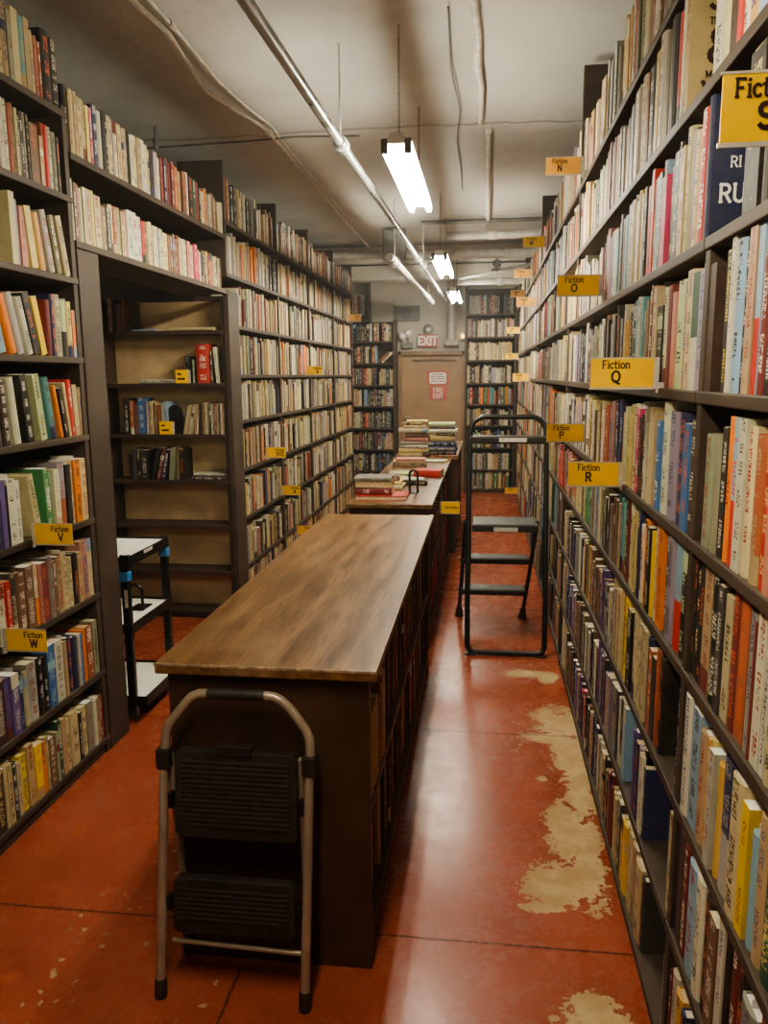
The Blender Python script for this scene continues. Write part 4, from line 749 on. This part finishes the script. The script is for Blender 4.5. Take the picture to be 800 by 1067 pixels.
def bookend(name, loc, label, w=.055, h=.15, rz=0, mat='black_metal', solid=False):
    r = empty(name, loc, label, 'bookend', rz=rz); x, y, z = loc
    p = [(x-w/2, y, z+.004)]+[(x-w/2, y, z+h-w/2)]+arc((x, z+h-w/2), w/2, PI, 0, 8, 'xz', y)+[(x+w/2, y, z+.004)]
    (MB().poly([(q[0], y-.004, q[2]) for q in p], (0, .008, 0)) if solid else MB().tube(p, .0075, 8)).build('arch', M[mat], r, not solid); MB().box((x-w/2-.004, y-.008, z), (x+w/2+.004, y+.11, z+.004), bev=.001).build('foot_plate', M[mat], r); return r
bookend('bookend', (-.436, 4.90, .871), 'black arched bookend standing on the middle table', .05, .145)
bookend('bookend', (AX(176.5), 4.97, AZ[4]), 'rounded black bookend among books on alcove shelf', .10, .19, solid=True)

# ------------------------------------------------------------------ folded grey step stool leaning on the counter
st = empty('step_stool', (-.627, 1.77, 0), 'folded grey tube step stool with two black ribbed treads leaning on counter', 'step stool')
ty = lambda z: 1.742+z*.125                       # lean of the folded frame
def fr(x, z, off=0): return (x, ty(z)+off, z)
def lerp(a, b, t): return a+(b-a)*t
xl = lambda z: lerp(-.822, -.806, z/.8); xr = lambda z: lerp(-.436, -.424, z/.8)
pts = [fr(xl(z), z) for z in (.035, .2, .4, .6)]+[fr(-.806, .67), fr(-.803, .70), fr(-.793, .722), fr(-.778, .742), fr(-.752, .775), fr(-.735, .793), fr(-.715, .802), fr(-.69, .804), fr(-.545, .804), fr(-.52, .802), fr(-.50, .793), fr(-.478, .775), fr(-.452, .742), fr(-.436, .722), fr(-.427, .70), fr(-.424, .67)]+[fr(xr(z), z) for z in (.6, .4, .2, .035)]
MB().tube(pts, .0125, 14).build('front_frame', M['grey_metal'], st, True)
MB().tube([fr(-.692, .804), fr(-.543, .804)], .0145, 14).build('hand_grip', M['black_plastic'], st, True)
for x, z0 in ((xl(.02), 0), (xr(.02), 0)): MB().lathe([(.0155, 0), (.0165, .004), (.016, .045), (.0135, .05)], fr(x, 0.0), (0, .125, 1), 14).build('rubber_foot', M['black_plastic'], st, True)
for x in (xl(.65), xr(.65)): MB().box((x-.018, ty(.64)-.018, .605), (x+.018, ty(.64)+.022, .66), bev=.005).build('hinge_collar', M['black_plastic'], st)
for s, x0, x1 in ((1, -.800, -.792), (-1, -.452, -.456)):
    MB().tube([(x0, 1.835, .64), (lerp(x0, x1, .5), 1.862, .35), (x1, 1.872, .09)], .0105, 12).build('rear_leg', M['grey_metal'], st, True)
    MB().lathe([(.014, 0), (.014, .04), (.011, .044)], (x1, 1.874, .05), (0, -.04, 1), 12).build('rubber_foot', M['black_plastic'], st, True)
MB().tube([(-.797, 1.782, .138), (-.446, 1.782, .128)], .0068, 10).build('cross_bar', M['grey_metal'], st, True)
def tread(zt, zb, xa, xb, label=None):
    tl = math.atan(.125)
    def P(x, z, o): return (x, ty(z)+.012+o, z)
    mb = MB(); 
    mb.poly([P(xa, zt-.012, -.016), P(xa+.012, zt, -.016), P(xb-.012, zt, -.016), P(xb, zt-.012, -.016), P(xb, zb+.012, -.016), P(xb-.012, zb, -.016), P(xa+.012, zb, -.016), P(xa, zb+.012, -.016)], (0, .026, 0))
    t = mb.build('tread', M['black_plastic'], st, bev=.003)
    rb = MB(); n = int((zt-zb-.05)/.0125)
    for i in range(n):
        z = zt-.028-i*.0125; rb.box((xa+.018, ty(z)-.0082, z-.0042), (xb-.018, ty(z)-.003, z+.0042), bev=.0012)
    rb.build('grip_ribs', simple('ribbed_black_rubber', (.042, .034, .029), .33, 0, .2, 60), t)
    return t
t1 = tread(.656, .43, -.780, -.458); t2 = tread(.322, .178, -.786, -.462)
MB().box((-.668, ty(.66)-.012, .648), (-.575, ty(.66)+.014, .676), bev=.004).build('latch', M['black_plastic'], st)
for z in (.52, .25):
    for x in (xl(z)+.012, xr(z)-.012): MB().box((min(x, x+.012 if x < -.6 else x-.012), ty(z)-.004, z-.02), (max(x, x+.012 if x < -.6 else x-.012), ty(z)+.02, z+.02), bev=.002).build('hinge_bracket', M['black_metal'], st)

# ------------------------------------------------------------------ open black step ladder in the aisle
ld = empty('step_ladder', (.12, 4.75, 0), 'open black three tread step ladder with hoop rail standing in aisle', 'step ladder')
gy = lambda z: 4.41+z*.25
x0, x1 = -.083, .357
loop = [(x0+.04, gy(.018), .018), (x1-.04, gy(.018), .018)]+[(x1-.012, gy(.025), .028), (x1, gy(.05), .055)]+[(x1+.003, gy(z), z) for z in (.4, .8, 1.2)]
loop += [(x1-.0+.035*0+(-.085)+.085*math.cos(a), gy(1.27+.085*math.sin(a)), 1.27+.085*math.sin(a)) for a in [i*PI/14 for i in range(8)]]
loop += [(x0+.085+.085*math.cos(a), gy(1.27+.085*math.sin(a)), 1.27+.085*math.sin(a)) for a in [PI/2+i*PI/14 for i in range(8)]]
loop += [(x0-.003, gy(z), z) for z in (1.2, .8, .4)]+[(x0, gy(.05), .055), (x0+.012, gy(.025), .028)]
MB().tube(loop, .0155, 12, True).build('hoop_frame', M['black_metal'], ld, True)
MB().box((x0-.012, gy(.02)-.02, 0), (x0+.05, gy(.02)+.02, .012), bev=.003).box((x1-.05, gy(.02)-.02, 0), (x1+.012, gy(.02)+.02, .012), bev=.003).build('floor_guard', M['black_plastic'], ld)
tr = MB().box((x0-.004, gy(1.23)-.03, 1.20), (x1+.004, gy(1.23)+.07, 1.245), bev=.008).build('tool_tray', M['black_plastic'], ld)
MB().box((.085, gy(1.22)-.0325, 1.212), (.245, gy(1.22)-.03, 1.236)).build('silver_label', M['label'], tr)
zleg = lambda t: (lerp(.716, .02, t))
for xa, xb in ((-.105, -.154), (.318, .267)):
    MB().tube([(xa, 4.70, .735), (lerp(xa, xb, .5), 4.925, .37), (xb, 5.155, .03)], .013, 10).build('leg', M['black_metal'], ld, True)
    MB().lathe([(.03, 0), (.031, .006), (.026, .02), (.017, .075), (.013, .08)], (xb, 5.165, 0), (.03, -.3, 1), 14).build('rubber_foot', M['black_plastic'], ld, True)
def step(xa, xb, ya, yb, z, th, name='tread'):
    s = MB().poly([(xa, ya, z), (xb, ya, z), (xb, yb, z), (xa, yb, z)][::-1], (0, 0, -th)).build(name, M['black_plastic'], ld, bev=.006)
    MB().box((xa+.014, ya+.012, z), (xb-.014, yb-.012, z+.0025), bev=.001).build('grip_mat', M['ladder_tread'], s); return s
p = step(x0+.018, x1-.038, 4.585, 4.87, .735, .042, 'platform'); MB().box((.06, 4.582, .698), (.20, 4.585, .722)).build('silver_label', M['label'], p)
step(-.125, .285, 4.84, 4.98, .475, .036); step(-.14, .275, 4.97, 5.12, .238, .036)
for xa, zc in ((-.155, .48), (-.17, .24), (.305, .48), (.29, .24)): MB().tube([(xa, 4.9 if zc > .3 else 5.03, zc-.02), (xa+.04 if xa < 0 else xa-.03, 4.9 if zc > .3 else 5.03, zc-.02)], .006, 8).build('rivet_pin', M['black_metal'], ld, True)
for s, x in ((-1, x0+.008), (1, x1-.012)): MB().tube([(x, 4.60, .72), (x, 4.59, .60), (x, gy(.45)+.02, .45)], .006, 8).build('brace', M['black_metal'], ld, True)

# ------------------------------------------------------------------ book cart in the alcove mouth
ca = empty('book_cart', (-1.84, 3.58, 0), 'black metal cart with blue tape on its posts beside alcove', 'cart')
cx0, cx1, cy0, cy1 = -2.06, -1.615, 3.36, 3.81
for x in (cx0, cx1):
    for y in (cy0, cy1):
        lg = MB().box((x-.036, y-.004, .03), (x+.004, y+.004, .80), bev=.001).box((x-.003, y-.018, .03), (x+.003, y+.018, .80), bev=.001).build('post', M['black_metal'], ca)
        MB().lathe([(.004, -.012), (.026, -.01), (.028, 0), (.026, .01), (.004, .012)], (x-.006, y, .028), (1, 0, 0), 16).build('caster', M['black_plastic'], ca, True)
        if x > -1.8:
            z = .70 if y < 3.5 else .715
            MB().box((x-.039, y-.022, z-.022), (x+.008, y+.022, z+.022), bev=.004).build('blue_tape', M['tape'], lg)
for z, ext in ((.78, 0), (.46, 0), (.11, .05)):
    tr = MB().box((cx0-.01, cy0-.01, z-.004), (cx1+.006+ext, cy1+.01, z), bev=.001)
    tr.box((cx1+.002+ext, cy0-.012, z-.035), (cx1+.008+ext, cy1+.012, z+.012)).box((cx0-.012, cy0-.012, z-.035), (cx1+.008+ext, cy0-.007, z+.012)).box((cx0-.012, cy1+.007, z-.035), (cx1+.008+ext, cy1+.012, z+.012)).box((cx0-.014, cy0-.012, z-.035), (cx0-.009, cy1+.012, z+.012))
    t = tr.build('tray', M['black_metal'], ca); MB().box((cx0+.005, cy0+.005, z+.0005), (cx1-.008+ext, cy1-.005, z+.003)).build('white_liner', M['white_paper'], t)
MB().box((cx1+.0085, 3.52, .772), (cx1+.0095, 3.62, .788)).build('pale_label', M['label'], ca)
MB().box((cx1-.016, cy0-.019, .555), (cx1-.0, cy0-.018, .64)).build('pale_label', M['label'], ca)
MB().box((cx1+.004, cy0-.008, .03), (cx1+.010, cy0-.002, .40)).build('steel_strip', M['steel'], ca)
bookend('bookend', (-1.70, 3.60, .464), 'black arched bookend on the middle tray of cart', .07, .13)

# ------------------------------------------------------------------ yellow shelf signs
def shelf_sign(xc, y, z, w, h, label, lines, mat='sign_yellow', ink='ink', edge=1, yaw=0, wgt=.16, blank=False):
    r = empty('shelf_sign', (xc+edge*w/2, y, z), label, 'sign', 'yellow shelf signs')
    X0, X1 = xc-w/2, xc+w/2
    MB().box((X0, y-.0012, z), (X1, y+.0012, z+h), bev=.0004).build('card', M[mat], r)
    e = .008
    MB().box((X1 if edge > 0 else X0-e*1.6, y-.0016, z-.004), (X1+e*1.6 if edge > 0 else X0, y+.0016, z+h+.002)).box((X0-.002, y-.0016, z-.005), (X1+.002, y+.0016, z)).box((X0-.002, y-.0016, z+h), (X1+.002, y+.0016, z+h+.003)).build('plastic_sleeve', M['clear_plastic'], r)
    hx = X1+e if edge > 0 else X0-e
    MB().box((min(hx, hx+edge*.018), y-.003, z-.014), (max(hx, hx+edge*.018), y+.012, z+.012), bev=.001).build('clip', M['clear_plastic'], r)
    text_mesh([(s, hh, xc+dx, z+dz) for s, hh, dx, dz in lines], (0, y-.0018, 0), (1, 0, 0), (0, 0, 1), M[ink], 'lettering', r, wgt)
    return r
def fict(L_, dx=-.014, k=1.12): return (('Fiction', .0175*k, dx, .046), (L_, .024*k, dx, .013))
for L_, y, z, x, m, wh in (('S', .97, 1.85, .331, 'sign_yellow', 'topmost tier nearest the viewer'), ('Q', 2.03, 1.567, .336, 'sign_yellow', 'fifth tier'), ('R', 2.48, 1.262, .337, 'sign_yellow', 'fourth tier'), ('O', 3.08, 1.887, .338, 'sign_yellow', 'sixth tier'),
        ('P', 3.40, 1.323, .338, 'sign_yellow', 'just above the R sign'), ('N', 3.80, 2.478, .334, 'sign_orange', 'top tier near the ceiling post'), ('M', 6.02, 2.505, .334, 'sign_yellow', 'top tier past the N sign'), ('L', 7.65, 2.48, .33, 'sign_orange', 'top tier past the M sign'),
        ('J', 7.10, 2.18, .336, 'sign_orange', 'just below the pale L sign'), ('K', 8.84, 2.418, .336, 'sign_orange', 'top tier past the L sign'), ('H', 10.11, 2.105, .336, 'sign_yellow', 'before the end bookcase, higher of two'), ('G', 10.53, 1.80, .334, 'sign_yellow', 'before the end bookcase, lower of two'), ('I', 7.73, 1.54, .336, 'sign_yellow', 'behind the ladder hoop'), ('C', 9.70, .168, .334, 'sign_yellow', 'seen through the ladder near floor')):
    if L_ == 'C': lines = (('Fiction', .0175, 0, .04),)
    else: lines = fict(L_, -.028 if L_ == 'S' else -.014)
    shelf_sign(x-.0035, y, z, .150, .070, f'{"faded orange" if m == "sign_orange" else "yellow"} Fiction {L_+" " if L_ != "C" else ""}sign on right wall, {wh}', lines, m, edge=1)
sg2 = shelf_sign(.46, 10.86, 2.448, .10, .058, 'small faded orange sign on the end bookcase top shelf', (('Fiction', .0175, 0, .02),), 'sign_orange', edge=1)
for L_, y, z, x, wh in (('V', 2.60, 1.016, -1.519, 'left bookcase, higher of two'), ('W', 2.37, .700, -1.512, 'left bookcase, lower of two'), ('B', 7.06, 1.615, -1.514, 'long left shelves, highest of four'), ('XYZ', 5.68, 1.012, -1.52, 'long left shelves'), ('A', 6.09, .672, -1.514, 'long left shelves'), ('C', 6.57, .255, -1.52, 'long left shelves, half hidden by counter'), ('D', 9.27, 2.226, -1.50, 'far end of long left shelves')):
    shelf_sign(x, y, z, .142, .073, f'yellow Fiction {L_} sign on {wh}', fict(L_, .026), 'sign_orange' if L_ == 'D' else 'sign_yellow', 'ink', edge=-1)
shelf_sign(-.222, 5.31, .676, .125, .078, 'yellow Sociology sign sticking out from the middle table', (('Sociology', .019, .008, .034),), 'sign_yellow', 'ink_red', edge=-1)
for x, k, a, lab in ((AX(188), 5, ('Non', 'Fiction'), 'small yellow card leaning beside red book in the alcove'), (AX(168), 4, ('New', 'Fiction'), 'small yellow card before rounded bookend in the alcove')):
    r = empty('shelf_card', (x, 4.93, AZ[k]), lab, 'card')
    MB().box((x-.042, 4.930, AZ[k]+.001), (x+.042, 4.933, AZ[k]+.085), bev=.0005).build('card', M['sign_yellow'], r)
    MB().box((x+.0425, 4.931, AZ[k]+.001), (x+.057, 4.935, AZ[k]+.083)).build('plastic_sleeve', M['clear_plastic'], r)
    pm = MB()
    for i, (u0, u1, zz) in enumerate(((-.03, -.004, .052), (-.03, .02, .022))): pm.box((x+u0, 4.9292, AZ[k]+zz), (x+u1, 4.9299, AZ[k]+zz+.012))
    pm.build('print_marks', M['ink'], r)
# ------------------------------------------------------------------ turn the list of books into objects
def area(b):
    q = [to_px(b['loc']+b['R'] @ Vector(p)) for p in ((0, -b['w']/2, 0), (0, b['w']/2, 0), (0, b['w']/2, b['h']), (0, -b['w']/2, b['h']))]
    if any(p is None for p in q): return 0
    cx, cy = sum(p[0] for p in q)/4, sum(p[1] for p in q)/4; b['cx'], b['cy'] = cx, cy
    xs = [min(800, max(0, p[0])) for p in q]; ys = [min(1067, max(0, p[1])) for p in q]
    a = abs(sum(xs[i]*ys[(i+1) % 4]-xs[(i+1) % 4]*ys[i] for i in range(4)))/2
    if b['flat']: a *= 2.2
    return a
HIDE = []
def hidden(b):       # behind the counter, stool or camera
    c, k = b['row']
    if c == 'F' and k == 0 and b['order'] < 99: return b.get('cy', 0) > 535+ (340-b.get('cx', 0))*.886
    return False
for b in BOOKS: b['area'] = 0 if hidden(b) else area(b)
BOOKS = [b for b in BOOKS if not (b['row'][0] in ('R', 'L') and b['area'] < 3 and (b['loc'].y < 1.2))]
cand = sorted([b for b in BOOKS if b['area'] > 4], key=lambda b: -b['area']*(3 if b['label'] else 1.3 if b['row'][0] in ('AL',) else 1))
single = cand[:300]; ids = {id(b) for b in single}; rest = [b for b in BOOKS if id(b) not in ids]

def profile(b, simple_=False):
    w, d, t = b['w'], b['d'], min(.0028 if b['hard'] else .0009, b['w']*.22)
    if b['hard'] and not simple_: sp = [(.006, -.5), (.0016, -.30), (0, 0), (.0016, .30), (.006, .5)]
    else: sp = [(0, -.5), (0, .5)]
    xi = sp[0][0]+t
    out = [(d, -w/2)]+[(x, y*w) for x, y in sp]+[(d, w/2), (d, w/2-t), (xi, w/2-t), (xi, -w/2+t), (d, -w/2+t)]
    return out, (1, len(sp)), t, xi
def cover_geo(b):
    out, (s0, ns), t, xi = profile(b); n = len(out); h = b['h']
    vs = [(x, y, 0) for x, y in out]+[(x, y, h) for x, y in out]
    fs, uv = [], []
    for i in range(n):
        j = (i+1) % n; fs.append((j, i, n+i, n+j))
        if s0 <= i < s0+ns-1:
            u0, u1 = out[i][1]/b['w'], out[j][1]/b['w']; uv += [(u1, 0), (u0, 0), (u0, h), (u1, h)] if b['text'] else [(1, 0), (1, 0), (1, h), (1, h)]
        else: uv += [(9, 0)]*4
    k = len(out)-2; a, c_ = s0, s0+ns-1              # caps as quads: two boards and the spine strip
    m = n-4
    for z in (0, n):
        q = [[0, 1, n-2, n-1], [a+ns-1, m, n-4+1-0, n-3] if False else [s0+ns-1, s0+ns, s0+ns+1, s0+ns+2], list(range(s0, s0+ns))+[s0+ns+2, s0+ns+3]]
        for f in q:
            f = [z+i for i in f]; fs.append(tuple(f[::-1] if z else f)); uv += [(9, 0)]*len(f)
    return vs, fs, uv, t, xi
def pages_geo(b, t, xi):
    ov = .0035 if b['hard'] else .0004; w, d, h = b['w'], b['d'], b['h']
    x0, x1, y0, y1, z0, z1 = xi+.0002, d-ov, -w/2+t+.0002, w/2-t-.0002, ov, h-ov
    vs = [(x0, y0, z0), (x1, y0, z0), (x1, y1, z0), (x0, y1, z0), (x0, y0, z1), (x1, y0, z1), (x1, y1, z1), (x0, y1, z1)]
    return vs, [(3, 2, 1, 0), (4, 5, 6, 7), (0, 1, 5, 4), (1, 2, 6, 5), (2, 3, 7, 6), (3, 0, 4, 7)]
def paint(me, cols, inks, stys, uvs):
    for n, data in (('col', cols), ('ink', inks)):
        a = me.attributes.new(n, 'FLOAT_COLOR', 'FACE'); a.data.foreach_set('color', [x for c in data for x in (*c, 1)])
    a = me.attributes.new('sty', 'FLOAT_COLOR', 'FACE'); a.data.foreach_set('color', [x for c in stys for x in (*c, 1)])
    a = me.attributes.new('uvm', 'FLOAT_VECTOR', 'CORNER'); a.data.foreach_set('vector', [x for c in uvs for x in (c[0], c[1], 0)])
PAGECOL = [(.66, .57, .40), (.74, .67, .52), (.58, .46, .28), (.72, .66, .55)]
PM = [M['paper'], M['white_paper'], simple('yellowed_page_block', (.55, .42, .22), .8, 0, .12, 60)]
# visible position within each row
vis = {}
for b in BOOKS:
    if b['label'] is None and b['area'] > 1: vis.setdefault(b['row'], []).append(b)
for k, v in vis.items():
    v.sort(key=lambda b: b['order'])
    for i, b in enumerate(v): b['idx'] = i+1
def size_word(b):
    if abs(b['lean']) > 5: return 'leaning '
    if b['w'] > .046: return 'thick '
    if b['h'] > .252: return 'tall '
    if b['h'] < .185: return 'short '
    if b['w'] < .019: return 'slim '
    return ''
FROM = {'R': 'photo edge', 'L': 'photo edge', 'A': 'near end', 'F': 'near post', 'I': 'near end', 'T2': 'near end', 'T3': 'near end', 'BL': 'its left end', 'BR': 'its left end', 'AL': 'its left end', 'BT': 'its left end'}
GRP = {'R': 'books on the right wall shelves', 'L': 'books in the V and W bookcase', 'A': 'books on the shelves over the alcove', 'F': 'books on the long left shelves', 'I': 'books under the counter', 'T2': 'books under the middle table', 'T3': 'books under the farthest table', 'BL': 'books left of the fire door', 'BR': 'books right of the fire door', 'AL': 'books in the alcove bookcase', 'BT': 'books on the short high shelf', 'table': 'books stacked flat'}
for b in single:
    c, k = b['row']; cn = PAL[b['c']][1]
    lab = b['label'] or f"{size_word(b)}{cn} book, {ordw(b.get('idx', 99))} from {FROM[c]}, {ROWNAME[c](k)}"
    r = bpy.data.objects.new('book', None); COL.objects.link(r); r.matrix_world = Matrix.Translation(b['loc']) @ b['R'].to_4x4(); r.empty_display_size = .03
    tag(r, lab, 'book', GRP[c])
    vs, fs, uv, t, xi = cover_geo(b)
    me = bpy.data.meshes.new('cover'); me.from_pydata(vs, [], fs); paint(me, [b['col']]*len(fs), [b['ink']]*len(fs), [(b['seed'], *b['band'])]*len(fs), uv); me.materials.append(M['book'])
    o = bpy.data.objects.new('cover', me); COL.objects.link(o); o.parent = r
    vs, fs = pages_geo(b, t, xi); me = bpy.data.meshes.new('page_block'); me.from_pydata(vs, [], fs); me.materials.append(PM[int(b['seed']*2.99)])
    p = bpy.data.objects.new('page_block', me); COL.objects.link(p); p.parent = r
    if c in ('R', 'L') and RND.random() < .22 and not b['flat'] and abs(b['lean']) < 5 and b['w'] > .022:
        s = RND.uniform(.02, .035); me = bpy.data.meshes.new('paper_slip'); y = RND.uniform(-.15, .15)*b['w']; x0 = RND.uniform(.008, .03)
        h0, h1 = b['h']*.6, b['h']+s*.55
        me.from_pydata([(x0, y-.0004, h0), (x0+.06, y-.0004, h0), (x0+.06, y+.004, h1), (x0, y+.004, h1), (x0, y+.0002, h0), (x0+.06, y+.0002, h0), (x0+.06, y+.0046, h1), (x0, y+.0046, h1)], [], [(0, 1, 2, 3), (7, 6, 5, 4), (0, 4, 5, 1), (1, 5, 6, 2), (2, 6, 7, 3), (3, 7, 4, 0)])
        me.materials.append(M['white_paper']); q = bpy.data.objects.new('paper_slip', me); COL.objects.link(q); q.parent = r
    if b['cv']:
        yy = -b['w']/2-.0016; H = b['h']
        if b['cv'] == 'SY': text_mesh([('S', .050, .052, H-.062), ('The', .014, .052, H-.092), ('&', .066, .062, H-.168), ('Mar', .014, .050, H-.198), ('Y', .046, .045, H-.252)], (0, yy, 0), (1, 0, 0), (0, 0, 1), M['ink'], 'cover_lettering', None, .16).parent = r
        elif b['cv'] == 'RU':
            for l_ in (('RI', .020, .050, H*.50), ('RU', .034, .047, H*.26)): text_mesh([l_], (0, yy, 0), (1, 0, 0), (0, 0, 1), M['white_ink'], 'cover_lettering', None, .13).parent = r
        else:
            mb = MB()
            if b['cv'] == 'patch': mb.box((.03, yy-.0004, .03), (.13, yy, .10)); mt = M['vent']
            else:
                mt = M['pink_red']
                for x_, z_, w_, h_ in ((.05, .13, .05, .005), (.05, .13, .005, .03), (.095, .13, .005, .03), (.05, .155, .02, .005), (.08, .155, .02, .005), (.065, .155, .005, -.05), (.08, .155, .005, -.05), (.065, .105, .02, .005)): mb.box((x_, yy-.0004, z_), (x_+w_, yy, z_+h_))
            mb.build('cover_emblem', mt, None).parent = r
    if 'N' in b['fl']:
        tm = text_mesh([('TRINITY', b['w']*.55, -b['h']*.40, -b['w']*.28)], (0, 0, 0), (0, 0, -1), (0, -1, 0), M['white_ink'], 'spine_lettering', None, .17, False)
        tm.data.transform(Matrix.Translation((-.0012, 0, .03))); tm.parent = r
VS, FS, CO, IN, ST, UV = [], [], [], [], [], []
for b in rest:
    Mx = Matrix.Translation(b['loc']) @ b['R'].to_4x4()
    vs, fs, uv, t, xi = cover_geo(b); o = len(VS); VS += [tuple(Mx @ Vector(v)) for v in vs]; FS += [tuple(i+o for i in f) for f in fs]; UV += uv; n = len(fs)
    CO += [b['col']]*n; IN += [b['ink']]*n; ST += [(b['seed'], *b['band'])]*n
    vs, fs = pages_geo(b, t, xi); o = len(VS); VS += [tuple(Mx @ Vector(v)) for v in vs]; FS += [tuple(i+o for i in f) for f in fs]; n = len(fs); UV += [(9, 0)]*(4*n)
    pc = PAGECOL[int(b['seed']*3.99)]; CO += [pc]*n; IN += [pc]*n; ST += [(0, 9, 9)]*n
me = bpy.data.meshes.new('shelved_book'); me.from_pydata(VS, [], FS); paint(me, CO, IN, ST, UV); me.materials.append(M['book'])
o = bpy.data.objects.new('shelved_book', me); COL.objects.link(o)
tag(o, 'all the smaller books filling the farther shelves on both walls', 'books', kind='stuff')
print('BOOKS', len(BOOKS), 'single', len(single), 'min area', single[-1]['area'], 'rest', len(rest))

# ------------------------------------------------------------------ world and picture settings
w = bpy.data.worlds.new('world'); scene.world = w; w.use_nodes = True
w.node_tree.nodes['Background'].inputs[0].default_value = (.5, .45, .38, 1); w.node_tree.nodes['Background'].inputs[1].default_value = .05
# thin scatter volume added to imitate lens veil around the lamps and far end
va = w.node_tree.nodes.new('ShaderNodeVolumeScatter'); va.inputs['Color'].default_value = (.93, .96, 1, 1); va.inputs['Density'].default_value = .0065; va.inputs['Anisotropy'].default_value = .55
w.node_tree.links.new(va.outputs[0], w.node_tree.nodes['World Output'].inputs['Volume'])
vs_ = scene.view_settings; vs_.view_transform = 'AgX'; vs_.look = 'AgX - Medium High Contrast'; vs_.exposure = 1.75
scene.cycles.max_bounces = 8; scene.cycles.diffuse_bounces = 5; scene.cycles.glossy_bounces = 3; scene.cycles.use_denoising = True
scene.cycles.sample_clamp_indirect = 8
